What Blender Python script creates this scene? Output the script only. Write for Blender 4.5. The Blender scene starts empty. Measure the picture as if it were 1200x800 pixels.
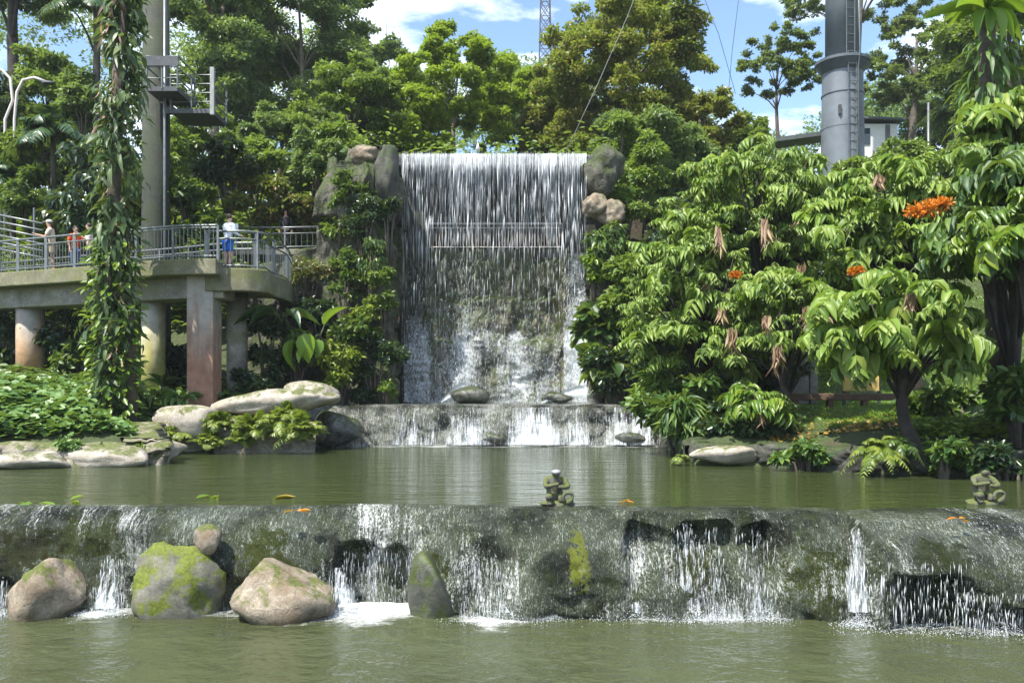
import bpy, bmesh, math, random
import numpy as np
from mathutils import Vector, Matrix, noise
R = math.radians
H, YH, F = 3.2, 458.0, 1000.0          # eye height, horizon row and focal length used to survey the photograph
scene = bpy.context.scene
col = scene.collection

def P(x, y, D):
    return Vector(((x-600)*D/F, D, H+(YH-y)*D/F))

# ------------------------------------------------------------------ linking and tagging
WORLD = set()                           # things whose parts are laid out in world metres
def link(o, parent=None):
    col.objects.link(o)
    if parent is not None:
        o.parent = parent
        if parent.name in WORLD: o.matrix_parent_inverse = Matrix.Translation(-parent.location)
    return o

def tag(o, label=None, cat=None, group=None, kind=None):
    if label: o['label'] = label
    if cat: o['category'] = cat
    if group: o['group'] = group
    if kind: o['kind'] = kind
    return o

def empty(name, loc, label=None, cat=None, group=None, rz=0):
    o = bpy.data.objects.new(name, None); o.empty_display_size = .2
    link(o); o.location = loc; o.rotation_euler = (0, 0, rz)
    tag(o, label, cat, group); return o

def site(name, loc, label, cat):
    o = empty(name, loc, label, cat); WORLD.add(o.name); return o

def copy_tree(o, parent=None):
    c = o.copy(); col.objects.link(c)
    c.parent = parent
    for ch in list(o.children): copy_tree(ch, c)
    return c

def mesh_np(name, v, f, smooth=False, uv=None):
    """v (n,3); f (m,k) with one polygon size, or list of lists"""
    me = bpy.data.meshes.new(name)
    if isinstance(f, np.ndarray):
        v = np.asarray(v, np.float32); f = f.astype(np.int32); m, k = f.shape
        me.vertices.add(len(v)); me.vertices.foreach_set('co', v.ravel())
        me.loops.add(m*k); me.loops.foreach_set('vertex_index', f.ravel())
        me.polygons.add(m); me.polygons.foreach_set('loop_start', np.arange(0, m*k, k, dtype=np.int32))
        me.update(calc_edges=True)
    else:
        me.from_pydata([tuple(p) for p in v], [], f); me.update()
    if smooth:
        me.polygons.foreach_set('use_smooth', np.ones(len(me.polygons), bool))
    if uv is not None:
        l = me.uv_layers.new(name='UVMap')
        idx = np.empty(len(me.loops), np.int32); me.loops.foreach_get('vertex_index', idx)
        l.data.foreach_set('uv', np.asarray(uv, np.float32)[idx].ravel())
    return me

def ob(name, v, f, mat, parent=None, smooth=False, uv=None, loc=None):
    me = mesh_np(name, v, f, smooth, uv)
    if mat is not None: me.materials.append(mat)
    o = bpy.data.objects.new(name, me); link(o, parent)
    if loc is not None: o.location = loc
    return o

class MB:
    def __init__(s): s.v = []; s.f = []
    def add(s, v, f):
        n = len(s.v); s.v += [tuple(p) for p in v]; s.f += [[i+n for i in q] for q in f]; return s
    def box(s, c, d, rz=0, M=None):
        x, y, z = d[0]/2, d[1]/2, d[2]/2
        m = M or Matrix.Rotation(rz, 3, 'Z')
        v = [Vector(c)+m @ Vector((a*x, b*y, e*z)) for e in (-1, 1) for a, b in ((-1, -1), (1, -1), (1, 1), (-1, 1))]
        return s.add(v, [[3, 2, 1, 0], [4, 5, 6, 7], [0, 1, 5, 4], [1, 2, 6, 5], [2, 3, 7, 6], [3, 0, 4, 7]])
    def beam(s, a, b, w, h):
        a, b = Vector(a), Vector(b); d = b-a; L = d.length; y = d.normalized()
        up = Vector((0, 0, 1)) if abs(y.z) < .95 else Vector((0, 1, 0))
        x = y.cross(up).normalized(); z = x.cross(y)
        M = Matrix((x, y, z)).transposed()
        return s.box((a+b)/2, (w, L, h), M=M)
    def tube(s, pts, r, n=8, cap=True):
        pts = [Vector(p) for p in pts]; k = len(pts)
        rr = list(r) if hasattr(r, '__len__') else [r]*k
        v = []; f = []; u = None
        for i, p in enumerate(pts):
            t = (pts[min(i+1, k-1)]-pts[max(i-1, 0)]).normalized()
            if u is None:
                u = t.cross(Vector((0, 0, 1)) if abs(t.z) < .9 else Vector((0, 1, 0))).normalized()
            else:
                u = (u-t*u.dot(t)).normalized()
            w = t.cross(u)
            for j in range(n):
                a = 2*math.pi*j/n
                v.append(p+(u*math.cos(a)+w*math.sin(a))*rr[i])
        for i in range(k-1):
            for j in range(n):
                f.append([i*n+j, i*n+(j+1) % n, (i+1)*n+(j+1) % n, (i+1)*n+j])
        if cap:
            f.append(list(range(n))[::-1]); f.append([(k-1)*n+j for j in range(n)])
        return s.add(v, f)
    def lathe(s, c, prof, n=24, cap=True):
        v = []; f = []
        for r, z in prof:
            for j in range(n):
                a = 2*math.pi*j/n; v.append((c[0]+r*math.cos(a), c[1]+r*math.sin(a), c[2]+z))
        for i in range(len(prof)-1):
            for j in range(n):
                f.append([i*n+j, i*n+(j+1) % n, (i+1)*n+(j+1) % n, (i+1)*n+j])
        if cap:
            f.append(list(range(n))[::-1]); f.append([(len(prof)-1)*n+j for j in range(n)])
        return s.add(v, f)
    def ball(s, c, d, M=None, n=10, m=7):
        v = [(0, 0, -1)]; f = []
        for i in range(1, m):
            t = math.pi*i/m
            for j in range(n):
                a = 2*math.pi*j/n; v.append((math.sin(t)*math.cos(a), math.sin(t)*math.sin(a), -math.cos(t)))
        v.append((0, 0, 1)); L = len(v)-1
        for j in range(n):
            f.append([0, 1+(j+1) % n, 1+j]); f.append([L, L-n+j, L-n+(j+1) % n])
        for i in range(m-2):
            for j in range(n):
                f.append([1+i*n+j, 1+i*n+(j+1) % n, 1+(i+1)*n+(j+1) % n, 1+(i+1)*n+j])
        m3 = M or Matrix.Identity(3)
        return s.add([Vector(c)+m3 @ Vector((p[0]*d[0], p[1]*d[1], p[2]*d[2])) for p in v], f)
    def build(s, name, mat, parent=None, smooth=False, bevel=0, label=None):
        o = ob(name, s.v, s.f, mat, parent, smooth)
        if bevel:
            b = o.modifiers.new('bevel', 'BEVEL'); b.width = bevel; b.segments = 2; b.limit_method = 'ANGLE'
        if label: o['label'] = label
        return o

# ------------------------------------------------------------------ materials
def new_mat(name):
    m = bpy.data.materials.new(name); m.use_nodes = True
    nt = m.node_tree; b = nt.nodes['Principled BSDF']; out = nt.nodes['Material Output']
    return m, nt, b, out
def nd(nt, t, **kw):
    n = nt.nodes.new(t)
    for k, v in kw.items():
        if k in n.inputs.keys(): n.inputs[k].default_value = v
        else: setattr(n, k, v)
    return n
def lk(nt, a, b): nt.links.new(a, b)
def c4(c): return (c[0], c[1], c[2], 1)
def ramp(nt, src, stops, interp='LINEAR'):
    r = nt.nodes.new('ShaderNodeValToRGB'); e = r.color_ramp.elements; r.color_ramp.interpolation = interp
    while len(e) < len(stops): e.new(.5)
    for i, (p, c) in enumerate(stops):
        e[i].position = p; e[i].color = c4(c) if hasattr(c, '__len__') else (c, c, c, 1)
    lk(nt, src, r.inputs[0]); return r.outputs[0]
def noise_t(nt, vec, scale, detail=6, rough=.6, dist=0):
    n = nd(nt, 'ShaderNodeTexNoise', Scale=scale, Detail=detail, Roughness=rough, Distortion=dist)
    if vec is not None: lk(nt, vec, n.inputs['Vector'])
    return n.outputs['Fac']
def mapv(nt, vec, scale=(1, 1, 1), loc=(0, 0, 0)):
    m = nd(nt, 'ShaderNodeMapping'); m.inputs['Scale'].default_value = scale; m.inputs['Location'].default_value = loc
    lk(nt, vec, m.inputs['Vector']); return m.outputs[0]
def mixc(nt, fac, a, b, mode='MIX'):
    m = nd(nt, 'ShaderNodeMix', data_type='RGBA', blend_type=mode)
    for s, v in ((0, fac), (6, a), (7, b)):
        if hasattr(v, 'links') or hasattr(v, 'is_linked'): lk(nt, v, m.inputs[s])
        else: m.inputs[s].default_value = v if s == 0 else c4(v)
    return m.outputs[2]
def math_n(nt, op, a, b=None, clamp=False):
    m = nd(nt, 'ShaderNodeMath', operation=op, use_clamp=clamp)
    for i, v in ((0, a), (1, b)):
        if v is None: continue
        if hasattr(v, 'is_linked'): lk(nt, v, m.inputs[i])
        else: m.inputs[i].default_value = v
    return m.outputs[0]
def bump(nt, h, strength, dist, b):
    n = nd(nt, 'ShaderNodeBump', Strength=strength, Distance=dist)
    lk(nt, h, n.inputs['Height']); lk(nt, n.outputs[0], b.inputs['Normal']); return n
def nd_noise_col(nt, vec, scale):
    n = nd(nt, 'ShaderNodeTexNoise', Scale=scale, Detail=3); lk(nt, vec, n.inputs['Vector']); return n.outputs['Color']
def wpos(nt): return nd(nt, 'ShaderNodeNewGeometry').outputs['Position']

def plain(name, c, rough=.5, metal=0, var=.25, scale=6, bmp=.0):
    m, nt, b, out = new_mat(name)
    n = noise_t(nt, wpos(nt), scale, 5)
    lk(nt, ramp(nt, n, [(.3, [k*(1-var) for k in c]), (.7, [min(1, k*(1+var)) for k in c])]), b.inputs['Base Color'])
    b.inputs['Roughness'].default_value = rough; b.inputs['Metallic'].default_value = metal
    if bmp: bump(nt, n, bmp, .02, b)
    return m

def leaf_mat(name, cols, trans=.3, rough=.42, spec=.5, patch=0):
    m, nt, b, out = new_mat(name)
    g = nd(nt, 'ShaderNodeNewGeometry')
    src = g.outputs['Random Per Island']
    if patch:
        src = math_n(nt, 'ADD', math_n(nt, 'MULTIPLY', src, .55), math_n(nt, 'MULTIPLY', ramp(nt, noise_t(nt, g.outputs['Position'], patch, 2), [(.3, 0.), (.7, 1.)]), .45))
    k = len(cols)
    cr = ramp(nt, src, [(i/(k-1) if k > 1 else 0, c) for i, c in enumerate(cols)])
    lk(nt, cr, b.inputs['Base Color'])
    b.inputs['Roughness'].default_value = rough; b.inputs['Specular IOR Level'].default_value = spec
    t = nd(nt, 'ShaderNodeBsdfTranslucent'); lk(nt, mixc(nt, .5, cr, (.32, .45, .04), 'MIX'), t.inputs['Color'])
    mx = nd(nt, 'ShaderNodeMixShader'); mx.inputs[0].default_value = trans
    lk(nt, b.outputs[0], mx.inputs[1]); lk(nt, t.outputs[0], mx.inputs[2]); lk(nt, mx.outputs[0], out.inputs[0])
    return m

def rock_mat(name, c1, c2, c3=None, moss=None, moss_amt=.5, scale=1.0, rough=.85, bmp=.6, wet_z=None, mossc2=None, cracks=0, up=.22):
    """c1 dark, c2 light, c3 stain; moss grows on upward faces; wet_z: height of the damp water line"""
    m, nt, b, out = new_mat(name)
    p = wpos(nt)
    n1 = noise_t(nt, p, 2.2*scale, 9, .68)
    base = ramp(nt, n1, [(.3, c1), (.55, [(a+b_)/2 for a, b_ in zip(c1, c2)]), (.72, c2)])
    if c3:
        n2 = noise_t(nt, p, .9*scale, 5, .6, .8)
        base = mixc(nt, ramp(nt, n2, [(.47, 0.), (.62, .85)]), base, c3)
    fine = noise_t(nt, p, 28*scale, 4, .7)
    base = mixc(nt, .55, base, ramp(nt, fine, [(.3, .25), (.7, .95)]), 'OVERLAY')
    if moss:
        g = nd(nt, 'ShaderNodeNewGeometry')
        sx = nd(nt, 'ShaderNodeSeparateXYZ'); lk(nt, g.outputs['Normal'], sx.inputs[0])
        n3 = noise_t(nt, p, 1.6*scale, 8, .7)
        s = math_n(nt, 'ADD', math_n(nt, 'MULTIPLY', sx.outputs[2], up), n3)
        k = 1-moss_amt
        mf = ramp(nt, s, [(.36+.36*k, 0.), (.46+.36*k, 1.)])
        mc = ramp(nt, noise_t(nt, p, 11*scale, 6, .7), [(.3, [q*.4 for q in moss]), (.6, moss), (.8, mossc2 or [min(1, q*1.5) for q in moss])])
        base = mixc(nt, mf, base, mc)
    vo = nd(nt, 'ShaderNodeTexVoronoi', feature='DISTANCE_TO_EDGE', Scale=1.7*scale)
    wob = mixc(nt, .35, p, nd_noise_col(nt, p, 2.5*scale), 'ADD'); lk(nt, wob, vo.inputs['Vector'])
    crack = ramp(nt, vo.outputs[0], [(.0, 0.), (.05, 1.)])
    if cracks: base = mixc(nt, cracks, base, ramp(nt, crack, [(0, .25), (1, 1.)]), 'MULTIPLY')
    h = math_n(nt, 'ADD', n1, math_n(nt, 'MULTIPLY', fine, .25))
    if cracks: h = math_n(nt, 'ADD', h, math_n(nt, 'MULTIPLY', crack, .35*cracks))
    rg = None
    if wet_z is not None:
        sp = nd(nt, 'ShaderNodeSeparateXYZ'); lk(nt, p, sp.inputs[0])
        z = math_n(nt, 'ADD', sp.outputs[2], math_n(nt, 'MULTIPLY', noise_t(nt, p, 4, 4), .16))
        w = ramp(nt, math_n(nt, 'SUBTRACT', z, wet_z+.02), [(0, 1.), (.12, 0.)])
        base = mixc(nt, math_n(nt, 'MULTIPLY', w, .7), base, mixc(nt, .5, base, (.02, .022, .015)))
        rg = ramp(nt, w, [(0, rough), (1, .2)]); lk(nt, rg, b.inputs['Roughness'])
    lk(nt, base, b.inputs['Base Color'])
    if rg is None: b.inputs['Roughness'].default_value = rough
    bump(nt, h, bmp, .09/scale, b)
    return m

# ------------------------------------------------------------------ leaf shapes and scattering
def T_(v, f): return np.array(v, float), np.array(f, int)
T_QUAD = T_([(0, 0, 0), (.5, .45, .06), (0, 1, -.06), (-.5, .45, .06)], [(0, 1, 2, 3)])
T_FOLD = T_([(0, 0, 0), (.42, .3, .07), (.4, .68, .02), (0, 1, -.16), (-.4, .68, .02), (-.42, .3, .07)], [(0, 1, 2, 3), (0, 3, 4, 5)])
T_LONG = T_([(0, 0, 0), (.5, .22, .05), (0, .35, 0), (-.5, .22, .05), (.46, .62, -.06), (0, .68, -.12), (-.46, .62, -.06), (0, 1, -.34)],
            [(0, 1, 4, 2), (0, 2, 6, 3), (2, 4, 7, 5), (2, 5, 7, 6)])
T_ROUND = T_([(0, 0, 0), (.4, -.08, .05), (.55, .4, .07), (.3, .85, 0), (0, 1, -.06), (-.3, .85, 0), (-.55, .4, .07), (-.4, -.08, .05), (0, .45, -.03)],
             [(0, 1, 2, 8), (8, 2, 3, 4), (8, 4, 5, 6), (0, 8, 6, 7)])
T_BLADE = T_([(-.5, 0, 0), (.5, 0, 0), (.35, .6, -.03), (-.35, .6, -.03), (.02, 1, -.25), (-.02, 1, -.25)], [(0, 1, 2, 3), (3, 2, 4, 5)])
T_BLOB = T_([(0, 0, 0), (.5, .45, 0), (0, .45, .4), (-.5, .45, 0), (0, .45, -.4), (0, 1, 0)],
            [(0, 1, 2), (0, 2, 3), (0, 3, 4), (0, 4, 1), (5, 2, 1), (5, 3, 2), (5, 4, 3), (5, 1, 4)])
T_DROP = T_([(0, 0, 0), (.5, .35, 0), (0, .35, .03), (-.5, .35, 0), (0, .35, -.03), (0, 1, 0)],
            [(0, 1, 2), (0, 2, 3), (0, 3, 4), (0, 4, 1), (5, 2, 1), (5, 3, 2), (5, 4, 3), (5, 1, 4)])
def T_strap(n=6, bend=.5, w=(.5, 1, 1, .9, .7, .35, .02), fold=.12):
    """long arching blade along y, n segments, with a raised fold"""
    v = []; f = []
    for i in range(n+1):
        t = i/n; a = bend*t
        y = math.sin(a)/max(bend, 1e-3) if bend else t
        z = -(1-math.cos(a))/max(bend, 1e-3) if bend else 0
        ww = np.interp(t, np.linspace(0, 1, len(w)), w)*.5
        v += [(-ww, y, z+fold*ww*2), (0, y, z), (ww, y, z+fold*ww*2)]
    for i in range(n):
        a = i*3; f += [(a, a+1, a+4, a+3), (a+1, a+2, a+5, a+4)]
    return T_(v, f)
def nrm(a): return a/np.maximum(np.linalg.norm(a, axis=-1, keepdims=True), 1e-9)
def inst(T, pos, ydir, zdir, sx, sy=None):
    tv, tf = T; n = len(pos)
    y = nrm(np.asarray(ydir, float)); x = nrm(np.cross(y, zdir)); z = np.cross(x, y)
    sx = np.broadcast_to(np.asarray(sx, float), (n,)); sy = sx if sy is None else np.broadcast_to(np.asarray(sy, float), (n,))
    V = (np.asarray(pos)[:, None, :] + x[:, None, :]*(tv[None, :, 0:1]*sx[:, None, None])
         + y[:, None, :]*(tv[None, :, 1:2]*sy[:, None, None]) + z[:, None, :]*(tv[None, :, 2:3]*sy[:, None, None]))
    Fa = tf[None]+(np.arange(n)*len(tv))[:, None, None]
    return V.reshape(-1, 3), Fa.reshape(-1, tf.shape[1])
def cat(parts):
    v = []; f = []; k = 0
    for a, b in parts:
        v.append(a); f.append(b+k); k += len(a)
    return np.concatenate(v), np.concatenate(f)

def clump_set(rng, c, rx, ry, rz, k, fr=(.22, .36), sub=3, low=-.5):
    """clumps of foliage spread through an ellipsoid: rows x,y,z,r"""
    out = []
    while len(out) < k:
        d = rng.normal(size=3); d /= np.linalg.norm(d)
        if d[2] < low: continue
        q = rng.uniform(.45, .9)
        r = rng.uniform(*fr)
        out.append((d[0]*rx*q, d[1]*ry*q, d[2]*rz*q, r*min(rx, rz)))
    A = np.array(out); B = [A]
    for _ in range(sub):
        o = nrm(rng.normal(size=(len(A), 3)))*A[:, 3:4]*rng.uniform(.7, 1.15, (len(A), 1))
        B.append(np.concatenate([A[:, :3]+o, A[:, 3:4]*rng.uniform(.35, .6, (len(A), 1))], 1))
    A = np.concatenate(B); A[:, :3] += np.array(c); return A
def scatter(rng, cl, n, size, T=T_QUAD, flat=.7, droop=.2, aspect=.55, shell=.45):
    w = cl[:, 3]**2; idx = rng.choice(len(cl), n, p=w/w.sum())
    d = nrm(rng.normal(size=(n, 3)))
    d[:, 2] = np.where(d[:, 2] < 0, d[:, 2]*rng.uniform(.2, 1, n), d[:, 2])
    r = cl[idx, 3]*(shell+(1-shell)*rng.uniform(0, 1, n)**.7)
    pos = cl[idx, :3]+d*r[:, None]*np.array([1, 1, flat])
    yd = d*np.array([1, 1, .3])+rng.normal(size=(n, 3))*.6; yd[:, 2] -= droop
    zd = d*.5+np.array([0, 0, .8])+rng.normal(size=(n, 3))*.45
    s = size*rng.uniform(.6, 1.35, n)
    return inst(T, pos, yd, zd, s*aspect, s)

def grid_faces(nu, nv):
    i = np.arange(nu-1)[:, None]*nv+np.arange(nv-1)[None]
    i = i.ravel(); return np.stack([i, i+nv, i+nv+1, i+1], 1)

def fbm(p, oct=5, lac=2.0, g=.5):
    s = 0; a = 1
    for _ in range(oct):
        s += a*noise.noise(p); p = p*lac; a *= g
    return s

# ------------------------------------------------------------------ rocks
_ico = {}
def ico(sub):
    if sub not in _ico:
        bm = bmesh.new(); bmesh.ops.create_icosphere(bm, subdivisions=sub, radius=1)
        _ico[sub] = (np.array([v.co[:] for v in bm.verts]), np.array([[v.index for v in f.verts] for f in bm.faces])); bm.free()
    return _ico[sub]
def rock_vf(size, seed, planes=13, rough=.07, sub=4, p=14, rz=0, extra=()):
    rng = np.random.default_rng(seed); d, f = ico(sub)
    n = nrm(rng.normal(size=(planes, 3))); h = rng.uniform(.62, .98, planes)
    if len(extra):
        n = np.concatenate([n, nrm(np.array([e[:3] for e in extra], float))]); h = np.concatenate([h, [e[3] for e in extra]])
    q = np.maximum(d @ n.T, 0)/h
    r = (1+np.sum(q**p, 1))**(-1/p)
    off = Vector(rng.uniform(-50, 50, 3))
    r *= np.array([1+rough*fbm(Vector(x)*1.8+off, 6) for x in d])
    v = d*r[:, None]*np.array(size)
    c, s = math.cos(rz), math.sin(rz)
    v = v @ np.array([[c, s, 0], [-s, c, 0], [0, 0, 1]])
    return v, f
def rock(name, label, cat_, c, size, mat, seed, parent=None, group=None, **kw):
    v, f = rock_vf(size, seed, **kw)
    o = ob(name, v, f, mat, parent, smooth=True, loc=c)
    if cat_: tag(o, label, cat_, group)
    elif label: o['label'] = label
    return o
# ================================================================== camera, sun, sky
cam = bpy.data.objects.new('camera', bpy.data.cameras.new('camera')); col.objects.link(cam)
cam.location = (0, 0, H); cam.rotation_euler = (R(90), 0, 0)
cam.data.sensor_width = 36; cam.data.lens = 30; cam.data.shift_y = (YH-400)/1200
cam.data.clip_end = 3000; cam.data.clip_start = .1
scene.camera = cam
SUN = Vector((-.36, -.38, .85)).normalized()
sl = bpy.data.lights.new('sun', 'SUN'); sl.energy = 5.0; sl.angle = R(.6); sl.color = (1, .95, .86)
so = bpy.data.objects.new('sun', sl); col.objects.link(so); so.location = (-20, -20, 40)
so.rotation_euler = SUN.to_track_quat('Z', 'Y').to_euler()
w = bpy.data.worlds.new('World'); scene.world = w; w.use_nodes = True
nt = w.node_tree; bg = nt.nodes['Background']
sky = nd(nt, 'ShaderNodeTexSky', sky_type='NISHITA', sun_disc=False)
sky.sun_elevation = math.asin(SUN.z); sky.sun_rotation = math.atan2(SUN.x, SUN.y) % (2*math.pi)
sky.air_density = 1.0; sky.dust_density = .6; sky.ozone_density = 3.0
tc = nd(nt, 'ShaderNodeTexCoord')
cv = mapv(nt, tc.outputs['Generated'], (2.2, 2.2, 6.5), (3.1, 1.2, .35))
cn = noise_t(nt, cv, 1.5, 9, .6, .3)
lk(nt, mixc(nt, ramp(nt, cn, [(.48, 0.), (.68, .88)]), sky.outputs[0], (9.5, 9.6, 9.8)), bg.inputs['Color'])
bg.inputs['Strength'].default_value = .15
vs = scene.view_settings; vs.view_transform = 'Standard'; vs.look = 'None'; vs.exposure = 1.05; vs.gamma = 1
vs.use_curve_mapping = False
cy = scene.cycles
cy.max_bounces = 7; cy.diffuse_bounces = 3; cy.glossy_bounces = 3; cy.transmission_bounces = 4
cy.transparent_max_bounces = 16; cy.volume_bounces = 0
cy.use_denoising = True; cy.caustics_reflective = False; cy.caustics_refractive = False
cy.sample_clamp_indirect = 6

# ================================================================== shared materials
M = {}
M['soil'] = rock_mat('soil', (.025, .018, .010), (.085, .060, .035), moss=(.045, .065, .015), moss_amt=.55, scale=.8)
M['rock_pink'] = rock_mat('rock_pink', (.075, .06, .042), (.36, .305, .23), c3=(.15, .105, .065), moss=(.10, .12, .02), moss_amt=.22, scale=1.7, wet_z=.10, cracks=.3)
M['rock_pale'] = rock_mat('rock_pale', (.16, .14, .11), (.46, .42, .355), c3=(.27, .235, .18), moss=(.11, .125, .035), moss_amt=.2, scale=1.1, wet_z=1.45)
M['rock_pale2'] = rock_mat('weathered_bank_stone', (.12, .105, .08), (.40, .36, .29), c3=(.17, .155, .10), moss=(.11, .13, .03), moss_amt=.3, scale=1.2, wet_z=1.45, bmp=.8, cracks=.4)
M['rock_moss'] = rock_mat('rock_moss', (.05, .05, .04), (.20, .19, .15), moss=(.12, .15, .012), mossc2=(.24, .27, .02), moss_amt=.70, scale=2.0, wet_z=-.05, cracks=.0, up=.10)
M['rock_moss_dark'] = rock_mat('dark_mossy_rock', (.02, .022, .016), (.10, .10, .08), moss=(.06, .085, .012), mossc2=(.14, .17, .02), moss_amt=.6, scale=2.2, cracks=.15, up=.08, rough=.5)
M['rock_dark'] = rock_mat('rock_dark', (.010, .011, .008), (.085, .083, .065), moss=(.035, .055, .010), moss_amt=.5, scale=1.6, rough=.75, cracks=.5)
M['rock_wet'] = rock_mat('rock_wet', (.022, .025, .02), (.16, .165, .145), moss=(.05, .065, .02), moss_amt=.4, scale=2.4, rough=.22, bmp=1., cracks=.5)
M['cliff'] = rock_mat('cliff', (.022, .022, .016), (.17, .16, .125), c3=(.075, .075, .05), moss=(.05, .072, .015), mossc2=(.10, .13, .03), moss_amt=.66, scale=1.2, bmp=1., cracks=.5)
M['cliff_warm'] = rock_mat('cliff_warm', (.10, .075, .05), (.36, .29, .21), c3=(.10, .085, .06), moss=(.07, .09, .03), moss_amt=.3, scale=.9, bmp=.9)
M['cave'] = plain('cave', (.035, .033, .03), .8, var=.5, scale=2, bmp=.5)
M['fall_rock'] = rock_mat('fall_rock', (.022, .022, .014), (.15, .135, .085), c3=(.05, .06, .022), moss=(.055, .075, .016), moss_amt=.62, scale=1.1, rough=.45, bmp=.9)

# ================================================================== the ground
POOL = [(-18, 12.2), (-18, 18.4), (-14, 18.9), (-11.7, 19.5), (-8.3, 20.4), (-9.8, 23.8), (-5.7, 24.4), (-6.1, 27.2), (-4.4, 27.3), (-4.4, 33),
        (3.3, 33), (4.9, 31), (4.9, 27.3), (4.5, 22.7), (4.3, 20.3), (6.2, 19.6), (7.3, 18.1), (10.3, 17.3), (18, 16.6), (18, 12.2)]
def sd_poly(px, py, poly):
    d = np.full(px.shape, 1e9); ins = np.zeros(px.shape, bool)
    for (x0, y0), (x1, y1) in zip(poly, poly[1:]+poly[:1]):
        ex, ey = x1-x0, y1-y0; wx, wy = px-x0, py-y0
        t = np.clip((wx*ex+wy*ey)/(ex*ex+ey*ey), 0, 1)
        d = np.minimum(d, np.hypot(wx-ex*t, wy-ey*t))
        c = (y0 > py) != (y1 > py)
        with np.errstate(divide='ignore', invalid='ignore'):
            ins ^= c & (px < (x1-x0)*(py-y0)/(y1-y0+1e-12)+x0)
    return np.where(ins, -d, d)
def sst(a, b, x):
    t = np.clip((x-a)/(b-a), 0, 1); return t*t*(3-2*t)
def G(x, y):
    x = np.asarray(x, float); y = np.asarray(y, float)
    s = sd_poly(x, y, POOL); so_ = np.maximum(s, 0)
    left = 1-sst(-2, 2, x)
    A = left*2.1*(1-np.exp(-so_/2.6))+(1-left)*(.45*sst(0, .5, so_)+.95*(1-np.exp(-so_/2.6)))
    B = left*(6.5*sst(28, 42, y)+6*sst(40, 75, y))+(1-left)*(12*sst(27, 52, y)+1.5*sst(52, 75, y))
    z = 1.40+A+B
    wx = sst(-10, -6.5, x)*(1-sst(4.6, 8, x))
    top = 11.75*sst(33.1, 34.3, y)
    z = np.where(y > 33, np.maximum(z, z*(1-wx)+wx*np.maximum(top, z)), z)
    z = np.where(s < 0, np.where(s < -.3, .45, 1.40+(s/.3)*.95), z)
    low = (y < 13.0)
    bank = 2.5*sst(30, 45, np.abs(x))+1.2*sst(15, 19, np.abs(x))*sst(8, 13, y)
    z = np.where(low, -1.2+bank*2, z)
    return z
def axis(a, pts):
    out = [a]
    for b, n in pts: out += list(np.linspace(out[-1], b, n+1)[1:])
    return np.array(out)
gx = axis(-700, [(-120, 8), (-40, 16), (-16, 30), (14, 150), (40, 34), (120, 16), (700, 8)])
gy = axis(-60, [(12, 14), (13.2, 4), (36, 150), (60, 40), (120, 18), (900, 12)])
X, Y = np.meshgrid(gx, gy, indexing='ij')
Z = G(X, Y)
jit = np.array([fbm(Vector((a*.35, b*.35, 0)), 3) for a, b in zip(X.ravel(), Y.ravel())]).reshape(X.shape)
Z = Z+jit*.12*(Y > 13.2)
tag(ob('ground', np.stack([X.ravel(), Y.ravel(), Z.ravel()], 1), grid_faces(len(gx), len(gy)), M['soil'], smooth=True), kind='structure')

# ================================================================== pools
def water_mat(name, col_, scale, strength, stretch=(1, 1, 1), rough=.06):
    m, nt, b, out = new_mat(name)
    p = wpos(nt)
    murk = noise_t(nt, mapv(nt, p, (.35, .6, 1)), 1.0, 4)
    lk(nt, ramp(nt, murk, [(.3, [c*.85 for c in col_]), (.7, [c*1.12 for c in col_])]), b.inputs['Base Color'])
    b.inputs['Roughness'].default_value = rough; b.inputs['IOR'].default_value = 1.33
    q = mapv(nt, p, stretch)
    h = math_n(nt, 'ADD', math_n(nt, 'ADD', math_n(nt, 'MULTIPLY', noise_t(nt, q, scale*.35, 2, .5, .3), 1.6), noise_t(nt, q, scale, 3, .55, .3)), math_n(nt, 'MULTIPLY', noise_t(nt, q, scale*3.1, 3, .6), .35))
    bump(nt, h, strength, .06, b); return m
M['water_low'] = water_mat('murky_pool_water', (.052, .061, .027), 2.8, .9, (1, 1.25, 1))
M['water_up'] = water_mat('green_pool_water', (.034, .046, .015), 3.4, .6, (.6, 1.8, 1))
M['water_top'] = water_mat('basin_water', (.10, .115, .085), 5, .7)
def sheet(name, x0, x1, y0, y1, z, mat, nx=8, ny=8):
    X, Y = np.meshgrid(np.linspace(x0, x1, nx), np.linspace(y0, y1, ny), indexing='ij')
    o = ob(name, np.stack([X.ravel(), Y.ravel(), np.full(X.size, z)], 1), grid_faces(nx, ny), mat, smooth=True)
    return tag(o, kind='structure')
sheet('lower_pool_water', -46, 46, -30, 12.75, 0, M['water_low'])
sheet('basin_water', -6.2, 5.2, 27.75, 33.4, 2.76, M['water_top'])

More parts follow.
